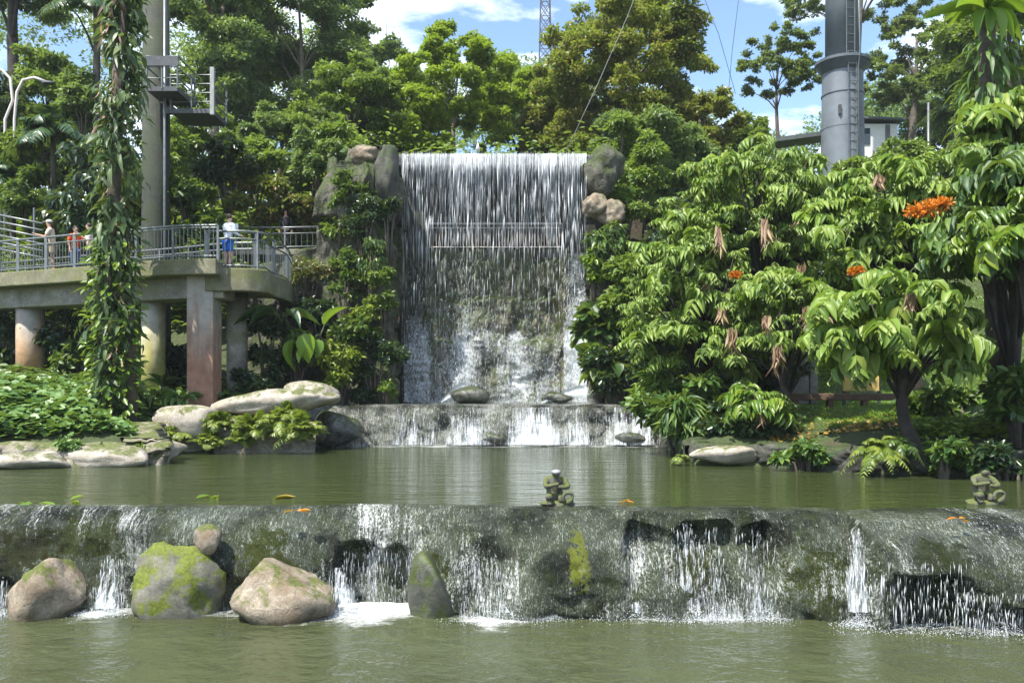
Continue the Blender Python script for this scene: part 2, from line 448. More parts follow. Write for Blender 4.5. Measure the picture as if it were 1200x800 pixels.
# ================================================================== water-worn stone steps
def film_mat(name, dark, mid, white, amt, su=9, sv=2.2, patches=()):
    """stone under a running film of water: flecks of foam drawn out along the flow (UV: u across, v down, metres)"""
    m, nt, b, out = new_mat(name)
    uv = nd(nt, 'ShaderNodeUVMap').outputs[0]; p = wpos(nt)
    big = noise_t(nt, p, 1.3, 5, .6)
    base = ramp(nt, big, [(.38, dark), (.52, mid), (.7, [c*1.35 for c in mid])])
    gr = noise_t(nt, p, 3.1, 4, .6)
    base = mixc(nt, ramp(nt, gr, [(.5, 0.), (.66, .65)]), base, (.045, .06, .018))
    f1 = noise_t(nt, mapv(nt, uv, (su, sv, 1)), 3.0, 6, .72, .4)
    f2 = noise_t(nt, mapv(nt, uv, (su*2.6, sv*3.4, 1)), 3.0, 4, .7, .3)
    f = math_n(nt, 'ADD', math_n(nt, 'MULTIPLY', f1, .5), math_n(nt, 'MULTIPLY', f2, .5))
    f = math_n(nt, 'ADD', f, math_n(nt, 'MULTIPLY', math_n(nt, 'SUBTRACT', big, .5), .25))
    dk = ramp(nt, f2, [(.34, .35), (.5, 1.)])
    base = mixc(nt, 1., base, dk, 'MULTIPLY')
    lk(nt, mixc(nt, ramp(nt, f, [(.57-amt, 0.), (.70-amt*.6, .75)]), base, white), b.inputs['Base Color'])
    col_o = b.inputs['Base Color'].links[0].from_socket
    sp = nd(nt, 'ShaderNodeSeparateXYZ'); lk(nt, p, sp.inputs[0]); nz = noise_t(nt, p, 7, 6, .7)
    for (mx, mz, mw, mh, cm) in patches:
        ex = math_n(nt, 'POWER', math_n(nt, 'ABSOLUTE', math_n(nt, 'DIVIDE', math_n(nt, 'SUBTRACT', sp.outputs[0], mx), mw)), 2.)
        ez = math_n(nt, 'POWER', math_n(nt, 'ABSOLUTE', math_n(nt, 'DIVIDE', math_n(nt, 'SUBTRACT', sp.outputs[2], mz), mh)), 2.)
        rr = math_n(nt, 'ADD', math_n(nt, 'ADD', ex, ez), math_n(nt, 'MULTIPLY', math_n(nt, 'SUBTRACT', nz, .5), 7.5))
        col_o = mixc(nt, ramp(nt, rr, [(.55, .95), (.95, 0.)]), col_o, ramp(nt, nz, [(.3, [q*.25 for q in cm]), (.55, [q*.65 for q in cm]), (.75, cm)]))
    if patches: lk(nt, col_o, b.inputs['Base Color'])
    b.inputs['Roughness'].default_value = .22; b.inputs['IOR'].default_value = 1.36
    bump(nt, math_n(nt, 'ADD', f, math_n(nt, 'MULTIPLY', f2, .6)), 1.0, .05, b)
    return m
M['film'] = film_mat('water_film_on_stone', (.012, .015, .008), (.065, .077, .050), (.60, .64, .58), .035, patches=((.93, .72, .15, .42, (.27, .31, .03)), (-6.3, 1.0, .6, .35, (.06, .075, .012)), (-3.6, .7, .4, .5, (.08, .10, .015)), (4.35, .5, .5, .5, (.07, .085, .015)), (-1.2, .5, .3, .4, (.08, .10, .015)), (-7.2, .9, .5, .4, (.05, .055, .012)), (2.6, .7, .3, .3, (.07, .08, .015)), (5.7, 1.0, .4, .2, (.04, .05, .01))))
M['film_mid'] = film_mat('foamy_film_on_stone', (.03, .032, .024), (.13, .135, .11), (.74, .76, .74), .06)

def weir_grid(keys, nu, nv, noise_amp, seed, lobes=()):
    """keys: list of (px, [(D,z),...]) profiles from lip to foot; returns verts, faces, uv"""
    kx = np.array([k[0] for k in keys], float); prof = np.array([k[1] for k in keys], float)
    px = np.linspace(kx[0], kx[-1], nu); m = prof.shape[1]
    tt = np.linspace(0, m-1, nv)
    V = np.zeros((nu, nv, 3)); UV = np.zeros((nu, nv, 2))
    off = Vector((seed*7.3, seed*3.1, seed))
    for i, x in enumerate(px):
        pr = np.array([[np.interp(x, kx, prof[:, j, c]) for c in (0, 1)] for j in range(m)])
        D = np.interp(tt, np.arange(m), pr[:, 0]); z = np.interp(tt, np.arange(m), pr[:, 1])
        Xw = (x-600)*pr[min(2, m-1), 0]/F
        D = D+.16*fbm(Vector((Xw*.55, 0, seed)), 4)
        L = np.concatenate([[0], np.cumsum(np.hypot(np.diff(D), np.diff(z)))])
        for j in range(nv):
            q = Vector((Xw*1.1, D[j]*1.1, z[j]*1.3))+off
            a = noise_amp*min(1, max(0, (j-nv*.12)/(nv*.2)))
            n = fbm(q, 5)
            lb = 0
            for cx, cz, w_, h_, b_ in lobes:          # rounded rock bulges
                q2 = 1-((Xw-cx)/w_+.25*n)**2-((z[j]-cz)/h_+.25*n)**2
                if q2 > 0: lb = max(lb, b_*min(1, q2*1.6)**.5)
            n = n+lb/max(noise_amp, .01)
            V[i, j] = (Xw, D[j]-a*n, z[j]+noise_amp*min(1, max(0, (j-nv*.12)/(nv*.2)))*.25*fbm(q+off, 3))
            UV[i, j] = (Xw, L[j])
    return V.reshape(-1, 3), grid_faces(nu, nv), UV.reshape(-1, 2)

weir = site('lower_weir', (0, 12.6, 0), 'wide stone weir with a grey film of water running down into the near pool', 'weir')
pa = [(13.5, 1.36), (13.12, 1.453), (12.95, 1.43), (12.8, 1.2), (12.7, .95), (12.62, .62), (12.5, .3), (12.4, -.25)]
pal = [(13.5, 1.36), (13.12, 1.452), (12.98, 1.42), (12.88, 1.2), (12.85, .85), (12.82, .5), (12.6, .2), (12.5, -.25)]
pb = [(13.5, 1.36), (13.12, 1.453), (12.98, 1.42), (12.75, 1.2), (12.7, .98), (12.95, .8), (13.0, .3), (13.0, -.25)]
pb2 = [(13.5, 1.36), (13.12, 1.453), (12.98, 1.42), (12.75, 1.1), (12.8, .85), (12.95, .65), (12.9, .3), (12.8, -.25)]
pc = [(13.5, 1.36), (13.05, 1.453), (12.85, 1.43), (12.68, 1.2), (12.55, .95), (12.42, .6), (12.3, .25), (12.15, -.25)]
pc2 = [(13.4, 1.36), (13.0, 1.455), (12.75, 1.43), (12.45, 1.2), (12.22, .95), (12.1, .6), (12.15, .25), (12.1, -.25)]
pd = [(13.4, 1.36), (12.95, 1.453), (12.45, 1.44), (12.35, 1.36), (12.58, 1.1), (12.5, .7), (12.3, .3), (12.15, -.25)]
pd2 = [(13.4, 1.36), (12.95, 1.453), (12.5, 1.43), (12.4, 1.28), (12.6, 1.0), (12.45, .7), (12.3, .3), (12.15, -.25)]
pd3 = [(13.4, 1.36), (12.95, 1.453), (12.48, 1.43), (12.36, 1.22), (12.42, .95), (12.3, .6), (12.2, .25), (12.15, -.25)]
pe = [(13.4, 1.36), (12.85, 1.453), (12.5, 1.44), (12.35, 1.2), (12.3, .9), (12.25, .6), (12.2, .25), (12.15, -.25)]
pf = [(13.3, 1.36), (12.7, 1.453), (11.95, 1.37), (11.55, 1.05), (11.35, .8), (11.55, .62), (11.6, .2), (11.6, -.25)]
pg = [(13.3, 1.36), (12.7, 1.453), (11.9, 1.37), (11.5, 1.05), (11.25, .62), (11.2, .42), (11.5, .1), (11.55, -.25)]
pf0 = [(13.3, 1.36), (12.7, 1.453), (12.0, 1.38), (11.9, 1.28), (12.1, .95), (12.15, .62), (12.05, .2), (12.0, -.25)]
lr = random.Random(12)
def lobe(px, y, w_, h_, b_): return ((px-600)*.0126, H-(y-YH)*.0126, w_*.0126, h_*.0126, b_)
LOBES = [lobe(*a) for a in ((30, 640, 60, 40, .20), (110, 660, 44, 60, .22), (165, 640, 50, 42, .18), (225, 660, 60, 70, .2), (290, 640, 60, 44, .22), (350, 655, 52, 62, .2), (392, 690, 26, 40, .16),
         (520, 672, 40, 54, .24), (560, 640, 46, 40, .16), (600, 690, 52, 42, .24), (676, 660, 58, 54, .2), (640, 630, 50, 28, .12), (745, 690, 46, 46, .26), (800, 705, 40, 40, .25), (850, 690, 42, 52, .28), (905, 700, 36, 40, .22),
         (945, 668, 42, 66, .26), (985, 690, 26, 50, .2), (1050, 640, 50, 34, .16), (1110, 650, 60, 40, .2), (1180, 670, 60, 46, .22), (1250, 660, 60, 50, .2))]
keys = [(-420, pa), (0, pa), (90, pal), (150, pal), (200, pa), (395, pa), (412, pb), (436, pb), (452, pb2), (470, pb), (480, pb2), (494, pc), (600, pc), (640, pc2), (700, pc2), (722, pc2), (738, pd), (762, pd2), (786, pd3), (800, pd), (850, pd), (862, pd3), (880, pd2), (896, pd),
        (912, pe), (925, pe), (985, pe), (1003, pf0), (1016, pf), (1090, pf), (1150, pg), (1620, pg)]
v, f, uv = weir_grid(keys, 620, 84, .13, 2, LOBES)
ob('stone_face', v, f, M['film'], weir, smooth=True, uv=uv)
# the upper pool ends along the crest of the weir
jc = round((84-1)/7*1.0); row = v.reshape(620, 84, 3)[:, jc]
cxs = np.concatenate([[-30], row[:, 0], [30]]); cys = np.concatenate([[row[0, 1]], row[:, 1], [row[-1, 1]]])
tq = np.linspace(0, 1, 12)**2
V = np.stack([np.repeat(cxs, 12), (cys[:, None]+(28.2-cys[:, None])*tq[None]).ravel(), np.full(len(cxs)*12, 1.45)], 1)
tag(ob('upper_pool_water', V, grid_faces(len(cxs), 12), M['water_up'], smooth=True), kind='structure')
# thin running water over the whole face
veil = v.copy().reshape(620, 84, 3); jj = np.arange(84); veil[:, :, 1] -= .022+.02*np.sin(jj*.3)[None]**2; veil[:, :, 2] += .015
dn_ = np.array([[.26+.26*noise.noise(Vector((a[0]*.8, a[2]*.9, 7)))+.12*noise.noise(Vector((a[0]*2.6, a[2]*1.2, 3)))+.10*max(0, 1-a[2]/1.45) for a in r_] for r_ in veil[:, 8:]])
VEIL = (veil[:, 8:].reshape(-1, 3), grid_faces(620, 76), uv.reshape(620, 84, 2)[:, 8:].reshape(-1, 2), dn_)
casc = site('cascade_step', (0, 27.3, 1.45), 'low broad rock step with foaming water under the tall fall', 'cascade')
qa = [(28.2, 2.66), (27.75, 2.775), (27.55, 2.74), (27.4, 2.4), (27.0, 2.0), (26.6, 1.7), (26.3, 1.3)]
qb = [(28.2, 2.66), (27.75, 2.775), (27.5, 2.74), (27.42, 2.45), (27.35, 2.1), (27.25, 1.75), (27.1, 1.3)]
qc = [(28.2, 2.66), (27.7, 2.775), (27.35, 2.74), (27.3, 2.5), (27.45, 2.2), (27.2, 1.8), (27.0, 1.3)]
v, f, uv = weir_grid([(352, qa), (420, qa), (445, qb), (600, qb), (700, qc), (790, qc)], 330, 46, .14, 5, [((x-600)*.0273, z, w, h, b) for x, z, w, h, b in ((400, 2.2, .8, .5, .3), (450, 1.9, .7, .5, .3), (500, 2.3, .7, .4, .15), (540, 1.8, .6, .45, .25), (590, 2.1, .7, .5, .15), (640, 1.75, .8, .35, .2), (690, 2.2, .6, .5, .15), (735, 1.75, .7, .4, .25), (765, 2.2, .5, .5, .2))])
ob('stone_face', v, f, M['film_mid'], casc, smooth=True, uv=uv)

# falling water: translucent white streaks with gaps
def streak_mat(name, lo, hi, su, sv, top=None, col_=(.66, .70, .73), amax=.95, fine=.4):
    m, nt, b, out = new_mat(name)
    uv = nd(nt, 'ShaderNodeUVMap').outputs[0]
    n1 = noise_t(nt, mapv(nt, uv, (su, sv, 1)), 1.0, 5, .65, .25)
    n2 = noise_t(nt, mapv(nt, uv, (su*2.7, sv*9, 1)), 1.0, 4, .75, .2)
    n = math_n(nt, 'ADD', math_n(nt, 'MULTIPLY', n1, 1-fine), math_n(nt, 'MULTIPLY', n2, fine))
    n3 = noise_t(nt, mapv(nt, uv, (su*.12, sv*.4, 1)), 1.0, 3)
    n = math_n(nt, 'ADD', n, math_n(nt, 'MULTIPLY', math_n(nt, 'SUBTRACT', n3, .5), .35))
    if top:                                   # a second UV layer holds 0..1 density along and across the sheet
        d = nd(nt, 'ShaderNodeAttribute', attribute_name='foam_amount').outputs['Fac']
        n = math_n(nt, 'ADD', n, math_n(nt, 'MULTIPLY', math_n(nt, 'SUBTRACT', d, .5), top))
    a = ramp(nt, n, [(lo, 0.), (hi, amax)])
    lk(nt, a, b.inputs['Alpha'])
    b.inputs['Base Color'].default_value = c4(col_); b.inputs['Roughness'].default_value = .35
    b.inputs['Specular IOR Level'].default_value = .3
    return m
M['stream'] = streak_mat('falling_water_streaks', .44, .66, 22, 1.6, top=.6)
M['veil'] = streak_mat('running_water_streaks', .43, .66, 19, 2.2, top=.7, amax=.75, col_=(.78, .82, .80), fine=.6)
M['curtain'] = streak_mat('water_curtain_streaks', .42, .66, 13, .35, top=.5, amax=.75)
M['splash'] = streak_mat('splashing_water', .43, .72, 4.5, 1.1, top=.75, amax=.85, fine=.6)
M['foam'] = streak_mat('foam_on_water', .42, .78, 5, 7, top=.8, col_=(.74, .76, .73), fine=.5)
M['drops'] = plain('water_drops', (.66, .70, .73), .3, var=.05)

def density(o, d):
    a = o.data.attributes.new('foam_amount', 'FLOAT', 'POINT'); a.data.foreach_set('value', np.asarray(d, np.float32).ravel())
def drops(rng, pos, ln, wd, dirv=(0, 0, -1), spread=.05):
    n = len(pos); y = np.array(dirv)+rng.normal(size=(n, 3))*spread
    return inst(T_DROP, pos, y, np.tile((0.02, 1, 0), (n, 1))+rng.normal(size=(n, 3))*.2, wd, ln)

def cascade(parent, top, bot, wt, wb, seed, dens=.6, name='cascade', lumps=220, arc=.35):
    """one stream of white water falling from top to bot (world points), with loose drops round it"""
    rng = np.random.default_rng(seed); nu, nv = 24, 30; dens = dens*.74
    a, b = Vector(top), Vector(bot); V = []; U = []; Dn = []
    for i in range(nu):
        s = i/(nu-1)-.5
        for j in range(nv):
            t = j/(nv-1)
            p = a.lerp(b, t); hor = 1-(1-t)**1.0
            p.y = a.y+(b.y-a.y)*(t**(.5+arc)); p.z = a.z+(b.z-a.z)*(t**1.15)
            wv = wt+(wb-wt)*t
            p.x += s*wv+.03*noise.noise(Vector((s*6, t*5, seed)))
            p.y += -.05*math.cos(s*math.pi)+.05*noise.noise(Vector((s*8, t*6, seed+9)))
            V.append(p[:]); U.append((p.x+seed, t*(a-b).length))
            Dn.append(dens*(1-(abs(s)*2)**3*.9)*(.75+.5*t))
    o = ob(name, V, grid_faces(nu, nv), M['stream'], parent, smooth=True, uv=U); density(o, Dn)
    n = lumps; t = rng.uniform(0, 1, n)**.8; s = rng.uniform(-.55, .55, n)
    pos = np.array([[a.x+(b.x-a.x)*q+r_*(wt+(wb-wt)*q), a.y+(b.y-a.y)*q**(.5+arc)-.06-rng.uniform(0, .06), a.z+(b.z-a.z)*q**1.15] for q, r_ in zip(t, s)])
    vv, ff = drops(rng, pos, rng.uniform(.06, .42, n)*rng.uniform(.3, 1, n), rng.uniform(.0025, .006, n))
    tag(ob('water_drops', vv, ff, M['drops'], o), kind='stuff')
    return o
def foam_heap(parent, c, rx, ry, h, n, seed, size=.010):
    rng = np.random.default_rng(seed)
    r = rng.normal(size=(n, 2))*.5
    e = np.exp(-(r**2).sum(1)*1.5)
    pos = np.stack([c[0]+r[:, 0]*rx, c[1]+r[:, 1]*ry, c[2]+np.abs(rng.normal(size=n))*h*e*.6+.004], 1)
    s = size*rng.uniform(.4, 1.6, n)
    return pos, s
def splash_mesh(parent, heaps, seed):
    ps = []; ss = []
    for k, h_ in enumerate(heaps):
        p, s = foam_heap(None, *h_, seed+k); ps.append(p); ss.append(s)
    pos = np.concatenate(ps); s = np.concatenate(ss); rng = np.random.default_rng(seed)
    v, f = inst(T_BLOB, pos, rng.normal(size=(len(pos), 3)), rng.normal(size=(len(pos), 3)), s*.8, s)
    return tag(ob('splash', v, f, M['drops'], parent), kind='stuff')

o = ob('running_water', VEIL[0], VEIL[1], M['veil'], weir, smooth=True, uv=VEIL[2]); density(o, VEIL[3])
# streams of the lower weir: (x top, y top, D top, x bottom, y bottom, D bottom, width top, width bottom px, density)
ST = [(446, 640, 12.55, 444, 712, 12.5, 76, 88, .42), (556, 650, 12.4, 585, 716, 11.95, 44, 86, .50), (740, 632, 12.45, 752, 716, 12.05, 38, 92, .50),
      (800, 612, 12.3, 812, 716, 12.0, 26, 60, .56), (826, 612, 12.28, 838, 716, 12.0, 22, 40, .45), (880, 614, 12.3, 892, 716, 12.0, 40, 44, .50),
      (1002, 618, 11.86, 1007, 716, 11.7, 22, 38, .66), (137, 646, 12.7, 128, 712, 12.3, 18, 46, .62), (395, 664, 12.4, 408, 710, 12.2, 14, 36, .72),
      (650, 662, 12.35, 640, 714, 12.1, 24, 36, .40), (1075, 655, 11.3, 1078, 726, 11.4, 120, 120, .26), (1175, 690, 11.1, 1178, 730, 11.3, 110, 110, .48),
      (4, 672, 12.3, 0, 712, 12.2, 14, 24, .55)]
for k, (x0, y0, d0, x1, y1, d1, w0, w1, dn) in enumerate(ST):
    cascade(weir, P(x0, y0, d0), P(x1, y1, d1), w0*d0/F, w1*d1/F, 11+k, dn, lumps=int(30+w1*2))
# foam along the foot of the weir
nu, nv = 260, 14
V = []; U = []; Dn = []
fx = [(0, 716, .42), (105, 714, .6), (140, 714, .8), (180, 716, .45), (260, 722, .45), (390, 716, .75), (445, 715, 1.0), (490, 715, .65), (530, 716, .5), (575, 720, 1.0),
      (640, 719, .5), (700, 717, .45), (740, 717, .7), (880, 715, .72), (930, 717, .5), (985, 720, .55), (1010, 720, 1.0), (1060, 726, .7), (1130, 731, .65), (1200, 733, .7), (1500, 735, .6)]
for i in range(nu):
    x = -250+1700*i/(nu-1)
    yb = np.interp(x, [a[0] for a in fx], [a[1] for a in fx]); dn = np.interp(x, [a[0] for a in fx], [a[2] for a in fx])
    D0 = H*F/(yb-YH)+.35
    wd = .75+.9*dn
    for j in range(nv):
        t = j/(nv-1); Dj = D0-wd*t
        V.append(((x-600)*D0/F, Dj, .012+.035*max(0, .6-t)*(1+noise.noise(Vector((x*.05, t*4, 0)))))); U.append((V[-1][0], Dj)); Dn.append(dn*(.95 if t < .3 else .95-(t-.3)*1.1))
o = ob('foam', V, grid_faces(nu, nv), M['foam'], weir, smooth=True, uv=U); density(o, Dn)
heaps = []
for (x0, y0, d0, x1, y1, d1, w0, w1, dn) in ST:
    b = P(x1, y1, d1); heaps.append(((b.x, b.y-.10, 0), w1*d1/F*.7, .18, .08+.12*dn, int(300+1200*dn), ))
for x in range(-40, 1290, 34):
    yb = np.interp(x, [a[0] for a in fx], [a[1] for a in fx]); D0 = H*F/(yb-YH)
    heaps.append((((x-600)*D0/F, D0+.06, 0), .35, .10, .05, 60))
splash_mesh(weir, [(h[0], h[1], h[2], h[3], h[4]) for h in heaps], 77)

# streams of the cascade step
CS = [(480, 560, .35), (560, 620, .55), (596, 650, .75), (625, 690, .5), (700, 740, .6), (735, 775, .55)]
for k, (xa, xb, dn) in enumerate([(440, 520, .56), (520, 585, .62), (585, 660, .8), (650, 705, .62), (705, 748, .7), (735, 768, .76), (385, 440, .36)]):
    xm = (xa+xb)/2; wpx = xb-xa
    cascade(casc, P(xm, 477, 27.15), P(xm+random.Random(k).uniform(-6, 6), 521, 26.7), wpx*.0273, wpx*1.1*.0273, 60+k, dn, lumps=150)
heaps = [((P(x, 521, 27).x, 26.85, 1.45), .9, .2, .1+.12*dn, int(400*dn), .035) for x, dn in ((450, .4), (490, .7), (540, .8), (600, 1.2), (630, 1.2), (680, .8), (720, 1), (745, 1.6), (765, 1.2))]
splash_mesh(casc, [(h[0], h[1], h[2], h[3], h[4]) for h in heaps], 99)
V = []; U = []; Dn = []
for i in range(120):
    x = 380+400*i/119
    for j in range(10):
        t = j/9; V.append(((x-600)*.0269, 27.15-1.1*t, 1.452)); U.append((V[-1][0]*.6, V[-1][1])); Dn.append(((.72 if 435 < x < 770 else .42)+.25*noise.noise(Vector((x*.04, 3, 1))))*(1-t*.75))
o = ob('foam', V, grid_faces(120, 10), M['foam'], casc, smooth=True, uv=U); density(o, Dn)

# ================================================================== the tall waterfall
fall = site('waterfall', (-.6, 31.5, 2.7), 'tall man-made waterfall with a thin curtain of water dropping past a rock wall', 'waterfall')
Wx0, Wx1, Wt = -4.02, 2.72, 11.86
def cliff_grid(path, zt, zb, nu, nv, amp, seed, flute=.3, capd=3.0, blocky=.4, freq=.7):
    """rock wall following a plan path; zt(s) gives the top; closes backwards over the top"""
    pts = [Vector((p[0], p[1], 0)) for p in path]
    seg = [0]
    for a, b in zip(pts, pts[1:]): seg.append(seg[-1]+(b-a).length)
    V = np.zeros((nu, nv, 3)); off = Vector((seed*3.7, seed*1.9, seed*.7)); ncap = 8
    for i in range(nu):
        s = seg[-1]*i/(nu-1)
        x = np.interp(s, seg, [p.x for p in pts]); y = np.interp(s, seg, [p.y for p in pts])
        x2 = np.interp(s+.05, seg, [p.x for p in pts]); y2 = np.interp(s+.05, seg, [p.y for p in pts])
        x1 = np.interp(s-.05, seg, [p.x for p in pts]); y1 = np.interp(s-.05, seg, [p.y for p in pts])
        t = Vector((x2-x1, y2-y1, 0)); t = t.normalized() if t.length > 0 else Vector((1, 0, 0)); n = Vector((t.y, -t.x, 0))
        top = zt(s/seg[-1])
        for j in range(nv):
            if j < nv-ncap:
                q = j/(nv-ncap-1); z = zb+(top-zb)*q; back = .25*max(0, q-.88)**2*30
            else:
                q = 1; z = top+.1*noise.noise(Vector((s, j, seed))); back = .1+capd*(j-(nv-ncap)+1)/ncap
            p = Vector((x, y, z)); c = p*freq+off
            d = amp*fbm(c, 6)+flute*noise.noise(Vector((s*1.5, z*.22, seed)))
            d += blocky*amp*(noise.cell(Vector((s*.8+.4*noise.noise(c*1.4), z*.55+.4*noise.noise(c*1.9), seed)))-.5)*2
            fade = 1 if j < nv-ncap else max(0, 1-(j-(nv-ncap))/3)
            p = p+n*(d*fade)-n*back
            V[i, j] = p[:]
    return V.reshape(-1, 3), grid_faces(nu, nv)
# rock face below the gallery, stepped by two ledges
nu, nv = 110, 96
V = np.zeros((nu, nv, 3))
for i in range(nu):
    x = -3.35+6.6*i/(nu-1)
    for j in range(nv):
        z = 2.4+6.15*j/(nv-1)
        y = 32.15-.55*sst(7.0, 6.6, z)*0 + .0
        led = .45*float(sst(8.0, 7.2, 15.2-z)) if False else 0
        y -= .38*(1-float(sst(6.55, 6.75, z+.25*noise.noise(Vector((x*.8, 3, 0))))))
        y -= .45*(1-float(sst(4.9, 5.1, z+.5*noise.noise(Vector((x*.6, 9, 0))))))*(.6+.5*noise.noise(Vector((x*.7, 1, 4))))
        if x > 1.5: y -= .55*float(sst(1.5, 2.0, x))*(1-float(sst(8.0, 8.25, z)))
        c = Vector((x*.9, z*.9, 3.3))
        y -= .28*fbm(c, 6)+.14*noise.cell(Vector((x*1.1+.3*noise.noise(c*2), z*1.0+.3*noise.noise(c*2.3), 5)))
        V[i, j] = (x, y, z)
face_y = V[:, :, 1].copy(); face_x = V[:, 0, 0].copy(); face_z = V[0, :, 2].copy()
ob('rock_face', V.reshape(-1, 3), grid_faces(nu, nv), M['fall_rock'], fall, smooth=True)
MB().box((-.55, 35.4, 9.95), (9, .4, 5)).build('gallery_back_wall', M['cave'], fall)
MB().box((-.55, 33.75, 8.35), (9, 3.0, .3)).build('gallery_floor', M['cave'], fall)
lip = MB().box((-.66, 33.3, 11.63), (7.3, 4.2, .42)).build('lip_slab', M['rock_wet'], fall, bevel=.05)
MB().box((-3.72, 33.0, 7.0), (.95, 2.2, 8.9)).build('side_pier', M['rock_dark'], fall, bevel=.06)
MB().box((3.05, 33.2, 7.0), (.6, 2.2, 8.9)).build('side_pier', M['rock_dark'], fall, bevel=.06)
# the curtain: a streaked sheet and, in front, chains of falling drops
rng = np.random.default_rng(5)
nu, nv = 120, 60
V = []; U = []; Dn = []
for i in range(nu):
    x = Wx0+(Wx1-Wx0)*i/(nu-1)
    for j in range(nv):
        t = j/(nv-1); z = Wt-(Wt-2.8)*t
        y = 31.15-.22*min(1, t*6)+.03*noise.noise(Vector((x*3, t*3, 0)))
        V.append((x, y, z)); U.append((x, z+9*t*t*.25))
        d = .60-.26*min(1, t*3.2)**.8
        if x < -3.0: d -= .12
        if t > .36: d -= .17
        Dn.append(d)
cur = ob('water_curtain', V, grid_faces(nu, nv), M['curtain'], fall, smooth=True, uv=U); density(cur, Dn)
pos = []; ln = []; wd = []
for k in range(270):
    x = rng.uniform(Wx0+.03, Wx1-.02); zz = Wt; st = rng.uniform(.5, 1.2); y = 30.9-rng.uniform(0, .12)
    end = rng.choice([8.3, 6.6, 4.5, 2.9], p=[.6, .2, .1, .1])
    while zz > end:
        t = (Wt-zz)/9
        L = rng.uniform(.2, 1.5)*(1.25-t)**1.5+.06
        pos.append((x+rng.normal()*.012*(1+2*t), y+rng.normal()*.02, zz)); ln.append(L); wd.append(rng.uniform(.004, .010)*st)
        zz -= L*rng.uniform(.7, 1.3)+rng.uniform(0, .3)*t*2
v, f = drops(rng, np.array(pos), np.array(ln), np.array(wd), spread=.012)
tag(ob('water_drops', v, f, M['drops'], cur), kind='stuff')
# water breaking over the rock face
def on_face(x, z):
    i = int(np.clip(np.searchsorted(face_x, x), 1, nu_f-1)); j = int(np.clip(np.searchsorted(face_z, z), 1, nv_f-1)); return face_y[i, j]
nu_f, nv_f = face_y.shape
nu, nv = 110, 80
V = []; U = []; Dn = []
for i in range(nu):
    x = -3.95+6.65*i/(nu-1)
    for j in range(nv):
        t = j/(nv-1); z = 8.3-5.5*t
        y = min(on_face(x, z), on_face(x, max(2.5, z-.25)), on_face(x, min(8.5, z+.2)))-.10-.08*noise.noise(Vector((x*2, z*2, 1)))
        y = min(y, 31.75)
        d = .10+.33*float(sst(.3, .62, t+.12*noise.noise(Vector((x*1.6, 2, 2)))))
        if x > 1.9: d += .44*float(sst(1.6, 2.3, x))
        if x < -3.0: d += .15
        d += .22*float(np.exp(-((x+1.75)/.5)**2))*float(sst(.3, .45, t))+.14*float(np.exp(-((x-.1)/.6)**2))*float(sst(.45, .6, t))+.2*float(np.exp(-((t-.36)/.05)**2))*(x > -2.6)*(x < 1.0)
        V.append((x, y, z)); U.append((x+3, z*1.0)); Dn.append(d)
o = ob('splash_veil', V, grid_faces(nu, nv), M['splash'], fall, smooth=True, uv=U); density(o, Dn)
n = 3600
x = rng.uniform(-3.9, 2.7, n); z = 2.8+5.4*rng.uniform(0, 1, n)**1.4
m = rng.uniform(size=n) < .35; x[m] = rng.normal(2.25, .25, m.sum())
m = rng.uniform(size=n) < .2; x[m] = rng.normal(-1.7, .35, m.sum())
y = np.array([on_face(a, b) for a, b in zip(x, z)])-rng.uniform(.1, .6, n); y = np.minimum(y, 31.9)
v, f = inst(T_DROP, np.stack([x, y, z], 1), np.tile((0, 0, -1.), (n, 1))+rng.normal(size=(n, 3))*.25, np.tile((0, 1., 0), (n, 1)), rng.uniform(.005, .012, n), rng.uniform(.04, .3, n))
tag(ob('water_drops', v, f, M['drops'], o), kind='stuff')
# splash and wet boulders at the foot
rock('boulder', 'dark wet boulder in the splash under the middle of the waterfall', 'boulder', P(553, 463, 30.3), (.85, .6, .42), M['rock_wet'], 3)
rock('boulder', 'low wet boulder in white splash under the right edge of the waterfall', 'boulder', P(652, 466, 30.4), (.6, .5, .26), M['rock_wet'], 8)
hp = []
for x, y, rx, h_, n_ in ((528, 462, .45, .55, 1500), (512, 468, .7, .2, 700), (600, 470, 1.5, .14, 1200), (668, 462, .6, .42, 1800), (640, 468, .8, .25, 900), (690, 458, .3, .6, 1400), (560, 470, 1.0, .12, 600), (620, 466, 1.8, .3, 1600), (500, 464, .6, .35, 900)):
    b = P(x, y, 30.6); hp.append(((b.x, 30.5, 2.76), rx, .4, h_*1.3, n_))
splash_mesh(fall, hp, 300)
# arcs of spray thrown off the boulders
arc = []
for (xa, ya, xb, yb, hh) in ((545, 447, 517, 470, .0), (690, 450, 634, 471, .0)):
    a, b = P(xa, ya, 30.4), P(xb, yb, 30.2)
    V = []; U = []; Dn = []
    for i in range(26):
        s = i/25; p = a.lerp(b, s); p.z = a.z+(b.z-a.z)*s**1.6
        for j in range(14):
            t = j/13; V.append((p.x, p.y+.05*math.sin(t*9), 2.74+(p.z-2.74)*(1-t)+.03*noise.noise(Vector((s*9, t*4, xa))))); U.append((s*1.5, t*1.2)); Dn.append(.8-.35*t)
    q = ob('spray', V, grid_faces(26, 14), M['splash'], fall, smooth=True, uv=U); density(q, Dn)
